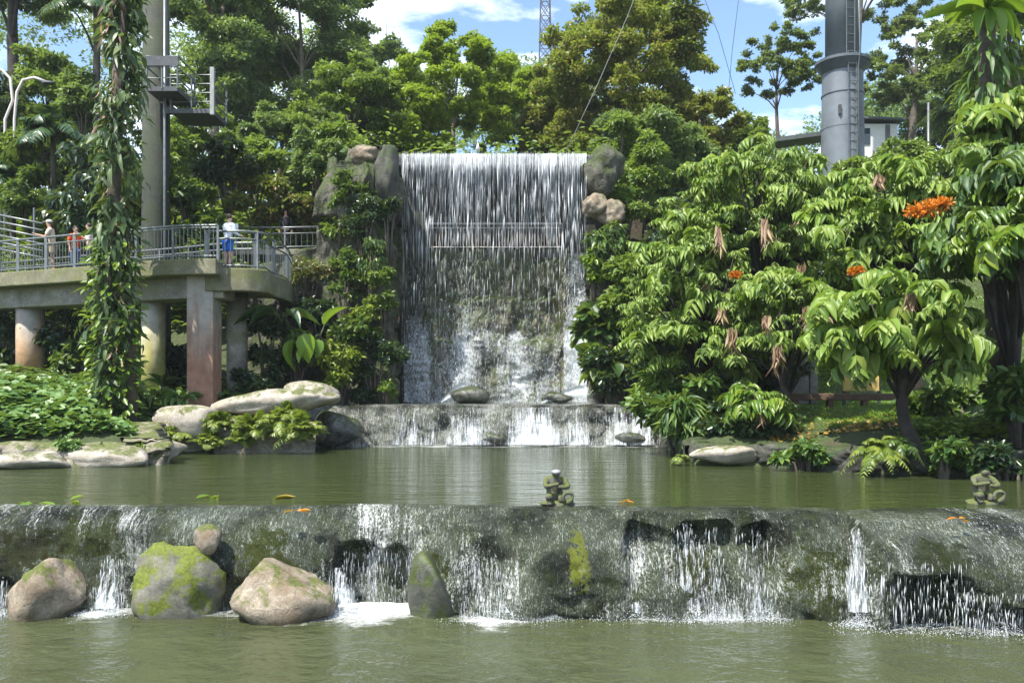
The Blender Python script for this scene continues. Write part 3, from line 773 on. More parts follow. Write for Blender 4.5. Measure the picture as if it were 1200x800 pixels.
# railing of the gallery behind the water
M['steel'] = plain('galvanised_steel', (.16, .175, .175), .42, metal=.5, var=.2)
M['rail_pink'] = plain('painted_rail', (.52, .47, .45), .45, var=.1)
rl = site('gallery_railing', (-.6, 32.3, 8.5), 'pale metal railing of the gallery behind the water curtain', 'railing')
g = MB(); ya = 32.25
za, zb_ = 8.55, 9.52
for zz, r_ in ((zb_, .035), (zb_-.16, .022), (za+.08, .022)): g.tube([(-3.2, ya, zz), (1.9, ya, zz)], r_)
g.build('rail', M['rail_pink'], rl)
for x in np.linspace(-3.2, 1.9, 4):
    MB().tube([(x, ya, za), (x, ya, zb_)], .03, 6).build('post', M['rail_pink'], rl)
g = MB()
for x in np.linspace(-3.2, 1.9, 46): g.tube([(x, ya, za+.1), (x, ya, zb_-.17)], .010, 5)
g.build('balusters', M['rail_pink'], rl)

# ------------------------------------------------------------------ thin haze added to lighten the far trees, for the unbuilt net's milky veil
hz, nt, b, out = new_mat('added_haze'); nt.nodes.remove(b)
pv = nd(nt, 'ShaderNodeVolumePrincipled'); pv.inputs['Color'].default_value = (.86, .93, 1, 1); pv.inputs['Density'].default_value = .0003
lk(nt, pv.outputs[0], out.inputs['Volume'])
tag(MB().box((0, 410, 24), (1600, 1000, 66)).build('haze', hz), kind='stuff')
# ================================================================== cliffs beside the waterfall
def zt_left(s):
    x = s
    return float(np.interp(x, [0, .3, .40, .45, .5, .62, .75, 1], [7.6, 8.0, 8.6, 10.4, 11.3, 11.7, 11.9, 11.9]))+.18*noise.noise(Vector((s*14, 1, 2)))
v, f = cliff_grid([(-10.6, 32.2), (-9.2, 31.0), (-7.9, 30.3), (-6.6, 29.9), (-5.6, 29.5), (-4.75, 29.5), (-4.25, 29.9), (-4.12, 31.0), (-4.1, 33.0)], zt_left, 2.2, 260, 160, .40, 3, flute=.5, blocky=.35, capd=1.5)
tag(ob('rock_cliff', v, f, M['cliff'], smooth=True), 'tall grey mossy rock cliff left of the waterfall', 'rock cliff')
def zt_right(s): return float(np.interp(s, [0, .5, 1], [8.9, 8.6, 6.6]))
v, f = cliff_grid([(2.85, 33.0), (2.85, 31.2), (3.1, 30.3), (3.8, 29.9), (4.8, 30.3), (6.2, 31.3)], zt_right, 2.2, 110, 96, .34, 6, flute=.4)
tag(ob('rock_cliff', v, f, M['cliff'], smooth=True), 'shaded rock cliff right of the waterfall, half hidden by plants', 'rock cliff')
c = P(708, 202, 31.2); rock('boulder', 'big rounded grey boulder crowning the right end of the waterfall lip', 'boulder', c, (.85, .9, .95), M['cliff'], 21, rough=.22, planes=8, p=24, extra=[(1, -.3, -.6, .55)])
c = P(697, 243, 30.6); rock('boulder', 'pinkish boulder wedged just under the big one at the right of the waterfall', 'boulder', c, (.5, .6, .45), M['rock_pink'], 22, rough=.2, planes=8, p=24)
c = P(719, 250, 30.5); rock('boulder', 'tan boulder with a sloping right side beside the pinkish one', 'boulder', c, (.58, .6, .50), M['rock_pink'], 25, rough=.2, planes=8, p=24)
c = P(429, 184, 30.3); rock('boulder', 'pale boulder perched on the top of the left cliff', 'boulder', c, (.55, .55, .42), M['cliff_warm'], 31, rough=.18, planes=8)
c = P(393, 214, 31.0); rock('boulder', 'tall leaning grey slab against the left end of the cliff', 'boulder', c, (.42, .5, 1.15), M['cliff'], 37, rough=.15, extra=[(.8, 0, .5, .5)])
c = P(411, 200, 30.8); rock('boulder', 'leaning grey slab between the pale boulder and the tall slab', 'boulder', c, (.38, .5, .95), M['cliff'], 39, rough=.15, extra=[(.8, 0, .5, .5)])
c = P(455, 205, 29.9); rock('boulder', 'dark mossy block on the cliff edge touching the waterfall curtain', 'boulder', c, (.50, .5, 1.1), M['rock_dark'], 41, planes=8, rough=.16, p=22)

# ================================================================== boulders of the near weir
def px_rock(label, x, y, D, wpx, hpx, depth, mat, seed, water=None, **kw):
    c = P(x, y, D); rz = hpx*D/F/2
    if water is not None:                      # top stays, the body reaches below the water
        top = c.z+rz; c.z = (top+water-.35)/2; rz = (top-water+.35)/2
    return rock('boulder', label, 'boulder', c, (wpx*D/F/2, depth, rz), mat, seed, **kw)
px_rock('pinkish brown boulder at the far left foot of the weir', 57, 688, 12.3, 100, 92, .5, M['rock_pink'], 51, rough=.11, p=26, planes=10, extra=[(.75, -.1, .6, .6), (-.6, -.1, .7, .62)], water=0)
px_rock('block thick with yellow green moss between two pink boulders', 209, 684, 12.3, 118, 118, .45, M['rock_moss'], 55, planes=6, rough=.16, p=30, extra=[(-1, 0, 0, .82), (0, -1, 0, .75), (.1, 0, 1, .74), (1, 0, .1, .9)], water=0)
px_rock('small pinkish stone resting on the moss covered block', 243, 633, 12.3, 38, 38, .2, M['rock_pink'], 58)
px_rock('large smooth pink boulder in the water in front of the weir', 327, 692, 12.2, 140, 88, .6, M['rock_pink'], 64, rough=.11, p=26, planes=10, extra=[(.55, -.1, .75, .56), (-.8, -.1, .45, .66), (0, -.7, .6, .7)], water=0)
px_rock('dark mossy wedge of rock beside the narrow white fall', 508, 684, 12.25, 66, 88, .4, M['rock_moss_dark'], 71, extra=[(.75, 0, .6, .45)], water=0)
for k, (x, y, wd_, hh, lb) in enumerate(((560, 710, 42, 26, 'small wet rock at the foot of the weir right of the mossy wedge'), (612, 713, 36, 18, 'smallest wet rock at the foot of the weir left of the moss streak'),
                                    (700, 710, 60, 26, 'low wet rock at the weir foot below the moss streak'), (770, 700, 70, 60, 'wet rock splashed by the broad stream under the dark overhang'),
                                    (858, 694, 60, 66, 'wet rock between the two white streams under the dark overhang'), (940, 716, 60, 26, 'low dark rock at the water left of the thin white chute'))):
    px_rock(lb, x, y, 12.28, wd_, hh, .28, M['rock_wet'] if k != 5 else M['rock_dark'], 80+k, water=0, rough=.16, planes=8)
px_rock('dark rock split by moss just left of the narrow white fall', 492, 668, 12.4, 22, 52, .25, M['rock_moss_dark'], 97, water=0)

# ================================================================== stones of the banks
def bank_rock(label, x, y, D, w_, h_, dp, mat, seed, **kw): return px_rock(label, x, y, D, w_, h_, dp, mat, seed, **kw)
bank_rock('flat grey brown slab along the left water edge', 120, 534, 20.2, 150, 38, .8, M['rock_pale'], 101, extra=[(0, -.5, .8, .55)])
bank_rock('rounded slab half under water at the far left edge of the upper pool', 40, 540, 19.6, 110, 30, .7, M['rock_pale'], 103)
bank_rock('greyish slab continuing the left water edge under the ground cover', 182, 527, 21.4, 80, 34, .8, M['rock_pale'], 104)
bank_rock('pale boulder with a mossy face above the ferns, left of the long pale rock', 228, 494, 24.3, 100, 56, .7, M['rock_pale'], 106, extra=[(0, 0, 1, .7)])
bank_rock('long sloping pale rock like a log above the ferns', 320, 471, 25.0, 160, 34, .6, M['rock_pale'], 108, planes=8, rough=.12).rotation_euler.y = -.13
bank_rock('pale domed boulder at the upper end of the long pale rock', 362, 464, 25.6, 74, 40, .7, M['rock_pale'], 110)
bank_rock('shaded rock wall carrying the ferns at the left water edge', 292, 508, 24.9, 190, 60, .6, M['cliff'], 112)
bank_rock('smooth grey wet rock left of the cascade step', 392, 505, 26.6, 66, 56, .7, M['rock_wet'], 114)
bank_rock('long pale boulder lying in the pool under the big leaved trees', 853, 532, 20.1, 94, 32, .5, M['rock_pale'], 116, extra=[(0, 0, 1, .6), (.8, 0, .5, .75)])
bank_rock('small pale upright stone among leaves at the right end of the cascade step', 763, 462, 26.3, 16, 26, .25, M['rock_pale'], 118)
bank_rock('wet black rock at the right end of the cascade step', 772, 498, 27.2, 34, 60, .4, M['rock_dark'], 119)
bank_rock('splashed wet stone at the right foot of the cascade step', 740, 513, 26.9, 48, 20, .35, M['rock_wet'], 120)
bank_rock('second splashed stone at the foot of the cascade step, below its widest stream', 575, 514, 26.9, 40, 18, .3, M['rock_wet'], 121)
le = site('rock_edging', (-11, 20, 1.45), 'low pale rock edging sloping into the water along the left bank', 'rock edging')
v, f = cliff_grid([(-19, 17.9), (-14, 18.65), (-11.7, 19.2), (-9.6, 19.8), (-8.15, 20.2), (-8.9, 22), (-9.65, 23.7), (-7.6, 24.1), (-5.6, 24.3)], lambda s: float(np.interp(s, [0, .55, .68, .8, 1], [1.95, 1.95, 2.1, 2.4, 2.3]))+.12*noise.noise(Vector((s*13, 0, 0))), .7, 240, 56, .20, 15, flute=.15, capd=1.0, freq=1.1)
q_ = (v[:, 2]-1.45); v[:, 1] += np.clip(q_, 0, 1)*.55*(v[:, 1] < 20.8)
ob('stone_edging', v, f, M['rock_pale2'], le, smooth=True)
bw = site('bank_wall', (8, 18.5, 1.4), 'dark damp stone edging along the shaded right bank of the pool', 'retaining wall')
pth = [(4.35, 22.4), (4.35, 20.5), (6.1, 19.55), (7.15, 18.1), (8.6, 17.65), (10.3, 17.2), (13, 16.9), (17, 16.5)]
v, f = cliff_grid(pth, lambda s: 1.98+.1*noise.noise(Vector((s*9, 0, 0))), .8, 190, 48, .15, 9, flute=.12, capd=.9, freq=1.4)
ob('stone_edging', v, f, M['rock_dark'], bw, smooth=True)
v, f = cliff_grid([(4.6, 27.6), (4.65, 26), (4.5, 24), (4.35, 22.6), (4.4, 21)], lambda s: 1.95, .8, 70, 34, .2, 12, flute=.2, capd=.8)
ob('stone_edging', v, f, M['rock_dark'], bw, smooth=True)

# ================================================================== the elevated walkway
M['concrete'] = rock_mat('weathered_concrete', (.10, .095, .08), (.30, .285, .25), c3=(.15, .145, .08), moss=(.09, .10, .03), moss_amt=.2, scale=1.1, bmp=.2)
M['concrete_moss'] = rock_mat('mossy_concrete', (.075, .072, .042), (.215, .205, .135), c3=(.11, .12, .035), moss=(.15, .17, .03), moss_amt=.38, scale=.9, bmp=.2)
def rust_column(name, rust, zr, base=(.36, .34, .30)):
    m, nt, b, out = new_mat(name); p = wpos(nt)
    n = noise_t(nt, p, 3, 8, .65)
    c_ = ramp(nt, n, [(.3, [q*.6 for q in base]), (.7, base)])
    st = noise_t(nt, mapv(nt, p, (4, 4, .5)), 1.3, 6, .6)
    sp = nd(nt, 'ShaderNodeSeparateXYZ'); lk(nt, p, sp.inputs[0])
    h = math_n(nt, 'ADD', math_n(nt, 'MULTIPLY', sp.outputs[2], -.22), math_n(nt, 'MULTIPLY', st, 1.1))
    h = math_n(nt, 'ADD', h, .22*zr-.35)
    lk(nt, mixc(nt, ramp(nt, h, [(.0, 0.), (.4, .8)]), c_, ramp(nt, n, [(.3, [q*.5 for q in rust]), (.6, rust)])), b.inputs['Base Color'])
    b.inputs['Roughness'].default_value = .85; bump(nt, n, .2, .03, b); return m
M['col_rust'] = rust_column('rust_stained_column', (.30, .13, .07), 5.0)
M['col_orange'] = rust_column('orange_stained_column', (.50, .25, .08), 4.9)
M['col_yellow'] = rust_column('yellow_stained_column', (.40, .36, .06), 5.0, (.46, .45, .40))
walk = site('elevated_walkway', (-12, 26.5, 3.5), 'curved concrete visitor walkway on columns with grey metal railings', 'walkway')
ZD = 7.08
def smooth_path(pts, n):
    pts = [Vector((p[0], p[1], 0)) for p in pts]; out = []
    k = len(pts)
    for i in range(k-1):
        p0, p1, p2, p3 = pts[max(i-1, 0)], pts[i], pts[i+1], pts[min(i+2, k-1)]
        for j in range(n):
            t = j/n
            out.append(.5*((2*p1)+(p2-p0)*t+(2*p0-5*p1+4*p2-p3)*t*t+(3*p1-p0-3*p2+p3)*t**3))
    return out+[pts[-1]]
def offs(path, d):
    out = []
    for i, p in enumerate(path):
        t = (path[min(i+1, len(path)-1)]-path[max(i-1, 0)]).normalized(); out.append(p+Vector((-t.y, t.x, 0))*d)
    return out
def wall_strip(a, b, z0, z1, name, mat, parent):
    """closed band between plan paths a and b from z0 to z1"""
    n = len(a); V = []
    for p, q in zip(a, b): V += [(p.x, p.y, z0), (p.x, p.y, z1), (q.x, q.y, z1), (q.x, q.y, z0)]
    Fc = []
    for i in range(n-1):
        for k in range(4): Fc.append([i*4+k, i*4+(k+1) % 4, (i+1)*4+(k+1) % 4, (i+1)*4+k])
    Fc += [[3, 2, 1, 0], [(n-1)*4+k for k in range(4)]]
    o = ob(name, V, Fc, mat, parent)
    b_ = o.modifiers.new('bevel', 'BEVEL'); b_.width = .03; b_.segments = 2; b_.limit_method = 'ANGLE'
    return o
def edge_pt(x, D): return ((x-600)*D/F, D)
ramp_e = smooth_path([edge_pt(-180, 31.2), edge_pt(-80, 29.4), edge_pt(0, 28.0), edge_pt(55, 27.2), edge_pt(110, 26.4), edge_pt(165, 25.55), edge_pt(210, 25.1), edge_pt(253, 25.0)], 8)
plat_e = smooth_path([edge_pt(240, 25.45), edge_pt(278, 25.4), edge_pt(300, 25.6), edge_pt(315, 26.0), edge_pt(322, 26.9), (-7.4, 28.4), (-7.7, 30.2)], 6)
def zr(p): return ZD
wall_strip(ramp_e, offs(ramp_e, .35), 6.62, ZD, 'fascia', M['concrete_moss'], walk)
wall_strip(offs(ramp_e, .36), offs(ramp_e, 3.0), 6.70, ZD-.03, 'deck', M['concrete'], walk)
wall_strip(offs(ramp_e, .55), offs(ramp_e, 1.5), 5.98, 6.70, 'beam', M['concrete'], walk)
wall_strip(offs(ramp_e, 3.0), offs(ramp_e, 3.3), 6.62, ZD+.05, 'fascia', M['concrete_moss'], walk)
wall_strip(plat_e, offs(plat_e, .35), 6.18, 6.86, 'fascia', M['concrete_moss'], walk)
wall_strip(offs(plat_e, .36), offs(plat_e, 2.6), 6.45, 6.83, 'deck', M['concrete'], walk)
def railing(path, z, h, parent, mat, pstep=6, bal=True, lean=0, wide=.05, name='railing', rails=(1, .8, .1), bstep=.13):
    d = [0]
    for a, b in zip(path, path[1:]): d.append(d[-1]+(b-a).length)
    def at(s):
        x = np.interp(s, d, [p.x for p in path]); y = np.interp(s, d, [p.y for p in path]); return Vector((x, y, z))
    g = MB()
    for k in rails: g.tube([Vector((p.x, p.y, z+h*k)) for p in path], .036 if k == 1 else .026, 7)
    r = g.build(name, mat, parent, smooth=True)
    n = max(2, int(d[-1]/1.25))
    for i in range(n+1):
        p = at(d[-1]*i/n)
        MB().beam(p-Vector((0, 0, .1)), p+Vector((0, 0, h)), wide, .05).build('post', mat, r)
    if bal:
        g = MB(); s = .06
        while s < d[-1]:
            p = at(s); g.tube([p+Vector((0, 0, h*.1)), p+Vector((0, 0, h*rails[1]))], .011, 5, cap=False); s += bstep
        g.build('balusters', mat, r)
    return r
rp = offs(ramp_e, .14)
k = 34
railing(rp[:k], ZD, 1.05, walk, M['steel'], wide=.09)
railing(rp[k-1:], ZD, 1.0, walk, M['steel'], rails=(1, .93, .1), wide=.06)
railing(offs(ramp_e, 3.12), ZD, 1.0, walk, M['steel'])
railing(offs(plat_e, .12), 6.86, 1.12, walk, M['steel'], rails=(1, .8, .08), bstep=.17, wide=.1)
def column(x, y0, y1, wpx, D, mat, square=False, name='column'):
    a = P(x, y1, D); b = P(x, y0, D); w_ = wpx*D/F
    g = MB()
    if square: g.box(((a.x+b.x)/2, D+w_/2, (a.z-.8+b.z)/2), (w_, w_, b.z-a.z+.8))
    else: g.lathe((a.x, D+w_/2, a.z-.8), [(w_/2, 0), (w_/2, b.z-a.z+.8)], 24)
    return g.build(name, mat, walk, smooth=not square, bevel=.03 if square else 0)
column(234, 321, 466, 31, 25.5, M['col_rust'], True)
column(27, 352, 436, 31, 28.6, M['col_orange'])
column(174, 338, 462, 27, 26.6, M['col_yellow'])
column(274, 336, 466, 24, 27.0, M['concrete'])
# plastered wall and dark bay under the platform
g = MB(); a = P(160, 338, 27.6); b = P(150, 470, 27.6)
g.box(((a.x+b.x)/2, 28.0, (a.z+b.z)/2-.3), (.5, 1.5, a.z-b.z+.6)); g.build('pier', M['col_yellow'], walk, bevel=.02)
for p in [P(188, 350, 28.2)]:
    MB().tube([(p.x, p.y, 3.0), (p.x, p.y, 6.4)], .05).build('drain_pipe', M['steel'], walk, smooth=True)

# the back path that leads behind the fall
bp = site('path_railing', (-8.5, 32.6, 8.5), 'pale railing of the upper path between the walkway and the cliff', 'railing')
pth = [Vector(P(278, 285, 32.6)), Vector(P(335, 285, 32.6)), Vector(P(388, 285, 32.4))]
for p in pth: p.z = 0
railing(pth, 8.62, .82, bp, M['steel'], rails=(1, .72, .1), bstep=.22, wide=.06, name='rail')
MB().box(((pth[0].x+pth[-1].x)/2, 33.3, 8.5), (abs(pth[0].x-pth[-1].x)+.4, 1.6, .22)).build('path_slab', M['concrete'], bp, bevel=.02)
bp2 = site('stair_railing', (-16.8, 31, 7.1), 'bank of slanting blue grey stair rails at the left edge of the photo', 'railing')
for k in range(6):
    a, b = P(-30, 246+k*8, 31), P(50, 262+k*8, 29.6)
    MB().tube([a, b], .035, 7).build('rail', M['steel'], bp2, smooth=True)
for x in (0, 40):
    a = P(x, 250, 30.6); MB().tube([(a.x, a.y, 7.0), (a.x, a.y, a.z+.2)], .04, 7).build('post', M['steel'], bp2)

# ================================================================== pylon with lookout cages
M['pylon'] = rock_mat('mossy_pylon_paint', (.014, .018, .011), (.042, .048, .034), c3=(.022, .03, .010), scale=.6, bmp=.08)
M['dark_steel'] = plain('dark_steel', (.05, .055, .06), .5, var=.3)
py = site('net_pylon', (-12.9, 31.2, 3.0), 'tall mossy grey pylon with lookout cages behind the vine covered trunk', 'pylon')
c = P(183, 300, 31.2)
MB().lathe((c.x, c.y, 2.5), [(.52, 0), (.50, 6), (.44, 17.5)], 28).build('shaft', M['pylon'], py, smooth=True)
q = P(193, 0, 30.6); MB().tube([(q.x, q.y, 2.6), (q.x, q.y, 19.6)], .05, 8).build('white_pipe', M['steel'], py, smooth=True)
M['cage_steel'] = plain('weathered_cage_steel', (.10, .115, .115), .5, metal=.3)
def cage(x0, x1, yf, yr, D, dp, nrail, solid):
    a, b = P(x0, yf, D), P(x1, yf, D); top = P(x0, yr, D).z
    g = MB(); g.box(((a.x+b.x)/2, D+dp/2, a.z), (b.x-a.x, dp, .16)); pl = g.build('cage_floor', M['dark_steel'], py)
    g = MB()
    for t in range(nrail):
        z = a.z+(top-a.z)*(t+1)/nrail
        g.tube([(a.x, D+dp, z), (a.x, D, z), (b.x, D, z), (b.x, D+dp, z)], .03, 6)
    g.build('rails', M['cage_steel'], pl)
    for x, y in ((a.x, D), (b.x, D), ((a.x+b.x)/2, D), (b.x, D+dp), (a.x, D+dp)):
        MB().tube([(x, y, a.z), (x, y, top)], .035, 6).build('post', M['cage_steel'], pl)
    if solid: MB().box(((a.x+b.x)/2, D-.04, top-.18), (b.x-a.x+.1, .05, .34)).build('rail_panel', M['dark_steel'], pl)
cage(172, 208, 104, 66, 29.8, 1.6, 3, True)
cage(200, 249, 130, 88, 30.6, 1.5, 4, False)
MB().beam(P(188, 130, 31), P(205, 130, 31), .2, .25).build('bracket', M['dark_steel'], py)
w_ = P(249, 130, 30.6); MB().box((w_.x, 30.6, w_.z+.7), (.14, .14, 1.7)).build('end_post', plain('white_post', (.25, .26, .25), .5), py)

# grey steel tower on the right
M['tower'] = plain('grey_painted_steel', (.125, .145, .165), .45, metal=.0, var=.22, scale=1.3)
M['tower_dark'] = plain('tower_flange_steel', (.07, .085, .10), .45, var=.15)
TD = 42.0
tw = site('steel_tower', (16.4, TD+1, 9), 'grey tubular steel tower with a flange and ladder beyond the big leaved trees', 'tower')
a = P(999, 200, TD); fz = P(990, 66, TD).z
MB().lathe((a.x-.1, TD+1, 6), [(1.10, 0), (1.05, 8), (.98, fz-6-.45), (.98, fz-6-.4)], 40).build('lower_shaft', M['tower'], tw, smooth=True)
MB().lathe((a.x-.1, TD+1, fz), [(.98, -.55), (1.28, -.12), (1.34, -.08), (1.34, .06), (.9, .07)], 40).build('flange', M['tower_dark'], tw, smooth=False)
MB().lathe((a.x-.1, TD+1, fz+.05), [(.84, 0), (.80, 9)], 40).build('upper_shaft', M['tower'], tw, smooth=True)
for z in (fz-1.6, fz-3.3): MB().lathe((a.x-.1, TD+1, z), [(1.0, -.05), (1.035, -.04), (1.035, .04), (1.0, .05)], 40, cap=False).build('weld_band', M['tower'], tw)
g = MB()
lx = a.x-.05
for s in (-.2, .2): g.tube([(lx+s, TD-.28, 9), (lx+s, TD-.10, fz+.2)], .03, 6)
for i in range(24): g.tube([(lx-.2, TD-.2, 10+i*.42), (lx+.2, TD-.2, 10+i*.42)], .018, 5)
g.build('ladder', M['cage_steel'], tw)
g = MB()
for s in (-.2, .2): g.tube([(lx+s, TD+.1, fz+.1), (lx+s, TD+.1, fz+8)], .03, 6)
for i in range(18): g.tube([(lx-.2, TD+.1, fz+.3+i*.42), (lx+.2, TD+.1, fz+.3+i*.42)], .018, 5)
g.build('ladder', M['cage_steel'], tw)
MB().tube([(lx+.3, TD-.25, 9), (lx+.28, TD-.12, fz-.5), (lx+.28, TD-.35, fz+.2), (lx+.3, TD+.12, fz+7)], .035, 7).build('conduit', M['steel'], tw, smooth=True)
for x, z in ((-.55, fz-2.6), (.3, fz-3.0)): MB().box((lx+x, TD+.05, z), (.12, .14, .45)).build('fitting', M['dark_steel'], tw)
# lattice mast far behind
M['mast'] = plain('mast_steel', (.10, .10, .11), .6, metal=.4)
lm = site('lattice_mast', (3.4, 90, 14), 'slim dark lattice mast rising against the sky behind the trees', 'mast')
g = MB(); c = P(639, 200, 90)
for sx, sy in ((-1, -1), (1, -1), (1, 1), (-1, 1)): g.tube([(c.x+sx*1.2, 90+sy*1.2, 14), (c.x+sx*.35, 90+sy*.35, 50)], .07, 5)
for i in range(24):
    z0, z1 = 14+i*1.5, 15.5+i*1.5; w0, w1 = 1.2-.85*i/24, 1.2-.85*(i+1)/24
    for sy in (-1, 1):
        g.tube([(c.x-w0, 90+sy*w0, z0), (c.x+w1, 90+sy*w1, z1)], .04, 4); g.tube([(c.x+w0, 90+sy*w0, z0), (c.x-w1, 90+sy*w1, z1)], .04, 4)
        g.tube([(c.x-w1, 90+sy*w1, z1), (c.x+w1, 90+sy*w1, z1)], .04, 4)
g.build('lattice_frame', M['mast'], lm)
# cables of the aviary net
M['cable'] = plain('net_cable', (.16, .17, .17), .6)
for k, (pts, lb) in enumerate((([(664, 176, 34), (700, 100, 36), (735, 20, 38), (770, -70, 40)], 'pale net rope rising from the waterfall lip across the right trees'),
                               ([(404, -10, 44), (424, 60, 48)], 'thin net cable at the left end of the sky gap'), ([(818, -20, 40), (842, 40, 44), (862, 110, 48)], 'thin net cable in front of the right sky gap'),
                               ([(868, -20, 40), (858, 60, 44), (850, 150, 48)], 'second thin net cable nearer the grey tower'), ([(455, -20, 44), (452, 70, 48)], 'thin net cable in the middle of the left sky gap'))):
    g = MB(); g.tube([P(*p) for p in pts], .014 if k else .012, 5)
    tag(g.build('net_cable', M['cable'], smooth=True), lb, 'cable')

# building and hut on the hill
M['white_wall'] = plain('white_render', (.72, .73, .72), .8, var=.06)
M['roof_dark'] = plain('dark_roof', (.07, .085, .085), .7)
M['glass'] = plain('dark_window', (.05, .07, .09), .1)
hb = site('white_house', (20.5, 49, 15), 'small white building with a dark overhanging roof beside the grey tower', 'building')
a, b = P(1003, 150, 48), P(1052, 182, 48)
MB().box(((a.x+b.x)/2, 50, (P(0, 145, 48).z+b.z)/2-1), (b.x-a.x, 4, P(0, 145, 48).z-b.z+2)).build('wall', M['white_wall'], hb, bevel=.03)
g = MB(); rz_ = P(0, 141, 48).z
g.add([(a.x-.2, 47.6, rz_), (b.x+.25, 47.6, rz_-.1), (b.x+.25, 52.3, rz_-.1), (a.x-.2, 52.3, rz_), (a.x-.2, 47.6, rz_+.12), (b.x+.25, 47.6, rz_+.03), (b.x-.2, 50, rz_+.3), (a.x-.1, 50, rz_+.38), (b.x+.25, 52.3, rz_+.03), (a.x-.2, 52.3, rz_+.12)],
      [[0, 1, 2, 3], [0, 4, 5, 1], [4, 7, 6, 5], [7, 9, 8, 6], [1, 5, 6, 8, 2], [0, 3, 9, 7, 4], [3, 2, 8, 9]]); g.build('roof', M['roof_dark'], hb)
wv = P(1014, 160, 48); MB().box((wv.x-.1, 47.98, wv.z), (.7, .08, .9)).build('window', M['glass'], hb)
wv = P(1040, 158, 48); MB().box((wv.x, 47.98, wv.z), (.25, .08, 1.1)).build('drain_pipe', M['steel'], hb)
rl2 = site('low_roof', (14, 46, 13), 'long low grey green roof edge showing between leaves left of the grey tower', 'roof')
a, b = P(893, 170, 46), P(968, 160, 46)
MB().beam(a, b, 1.6, .22).build('roof_edge', M['roof_dark'], rl2)
pp = P(1088, 150, 44); tag(MB().tube([(pp.x, 44, 9), (pp.x, 44, pp.z+1.3)], [.10, .06]).build('utility_pole', M['steel'], smooth=True), 'pale forked pole on the hill right of the white building', 'pole')
# low wall, bench and panels under the right trees
lw = site('garden_wall', (8.8, 26, 2.5), 'grey concrete wall pieces standing in shade under the big leaved trees', 'wall')
for x, w2 in ((938, 22), (955, 9)):
    a, b = P(x, 405, 26), P(x, 456, 26); MB().box((a.x, 26.2, (a.z+b.z)/2-.2), (w2*.026, .25, a.z-b.z+.5)).build('wall_panel', M['concrete'], lw, bevel=.02)
yp = site('yellow_board', (10.6, 26, 2.9), 'mustard yellow board in two panels behind the lower leaves', 'board')
M['mustard'] = plain('mustard_paint', (.50, .36, .10), .7, var=.2)
for x, w2 in ((1002, 26), (1024, 15)):
    a, b = P(x, 434, 26), P(x, 458, 26); MB().box((a.x, 26.1, (a.z+b.z)/2), (w2*.026, .06, a.z-b.z)).build('panel', M['mustard'], yp, bevel=.01)
for x in (990, 1031): a = P(x, 440, 26.2); MB().box((a.x, 26.25, 2.9), (.08, .08, 1.3)).build('post', M['dark_steel'], yp)
M['wood'] = plain('old_wood', (.10, .06, .035), .7, var=.3)
bn = site('timber_edging', (10, 24.5, 2.6), 'long low brown timber beam edging the lawn in front of the yellow board', 'beam')
a, b = P(925, 462, 24.6), P(1060, 462, 24.6)
MB().box(((a.x+b.x)/2, 24.6, 3.03), (b.x-a.x, .3, .2)).build('beam', M['wood'], bn, bevel=.02)
for t in (.05, .35, .65, .95): MB().box((a.x+(b.x-a.x)*t, 24.6, 2.7), (.14, .24, .5)).build('post', M['wood'], bn)
# two street lamps far left
for k, (pts, lb) in enumerate((([(6, 140, 36), (15, 118, 36), (12, 92, 36), (2, 82, 36), (-14, 80, 36)], 'pale lamp post curving out of the left edge of the photo'),
                               ([(17, 140, 36), (20, 108, 36), (27, 94, 36), (40, 91, 36), (54, 96, 36)], 'pale lamp post with its arm bent right above the left shrubs'))):
    t = empty('street_lamp', P(*pts[0]), lb, 'street lamp'); t.location.z = 8
    bot = P(*pts[0]); pt = [Vector((bot.x, bot.y, 8))]+[P(*p) for p in pts]
    g = MB().tube([p-t.location for p in pt], .06, 8); g.build('pole', M['rail_pink'], t, smooth=True)
    e = pt[-1]-t.location; MB().ball(e+Vector((.1 if k else -.1, 0, -.05)), (.32, .16, .08)).build('lamp_head', M['dark_steel'], t, smooth=True)

# ================================================================== people, statues and the egret
def skin_mesh(name, joints, edges, mat, parent, sub=2, root=0):
    me = bpy.data.meshes.new(name); me.from_pydata([j[0] for j in joints], edges, []); me.update()
    o = bpy.data.objects.new(name, me); col.objects.link(o)
    o.modifiers.new('skin', 'SKIN'); s = o.modifiers.new('sub', 'SUBSURF'); s.levels = s.render_levels = sub
    sv = me.skin_vertices[0].data
    for i, j in enumerate(joints):
        r = j[1]; sv[i].radius = (r, r) if not hasattr(r, '__len__') else r
        sv[i].use_root = (i == root)
    dg = bpy.context.evaluated_depsgraph_get()
    m2 = bpy.data.meshes.new_from_object(o.evaluated_get(dg)); m2.name = name
    o.modifiers.clear(); o.data = m2; bpy.data.meshes.remove(me)
    m2.materials.clear(); m2.materials.append(mat)
    m2.polygons.foreach_set('use_smooth', np.ones(len(m2.polygons), bool))
    o.parent = parent; return o
M['skin_tan'] = plain('tan_skin', (.42, .24, .16), .55, var=.08)
M['skin_fair'] = plain('fair_skin', (.55, .34, .25), .55, var=.08)
def cloth(name, c): return plain(name, c, .85, var=.14, scale=5, bmp=.3)
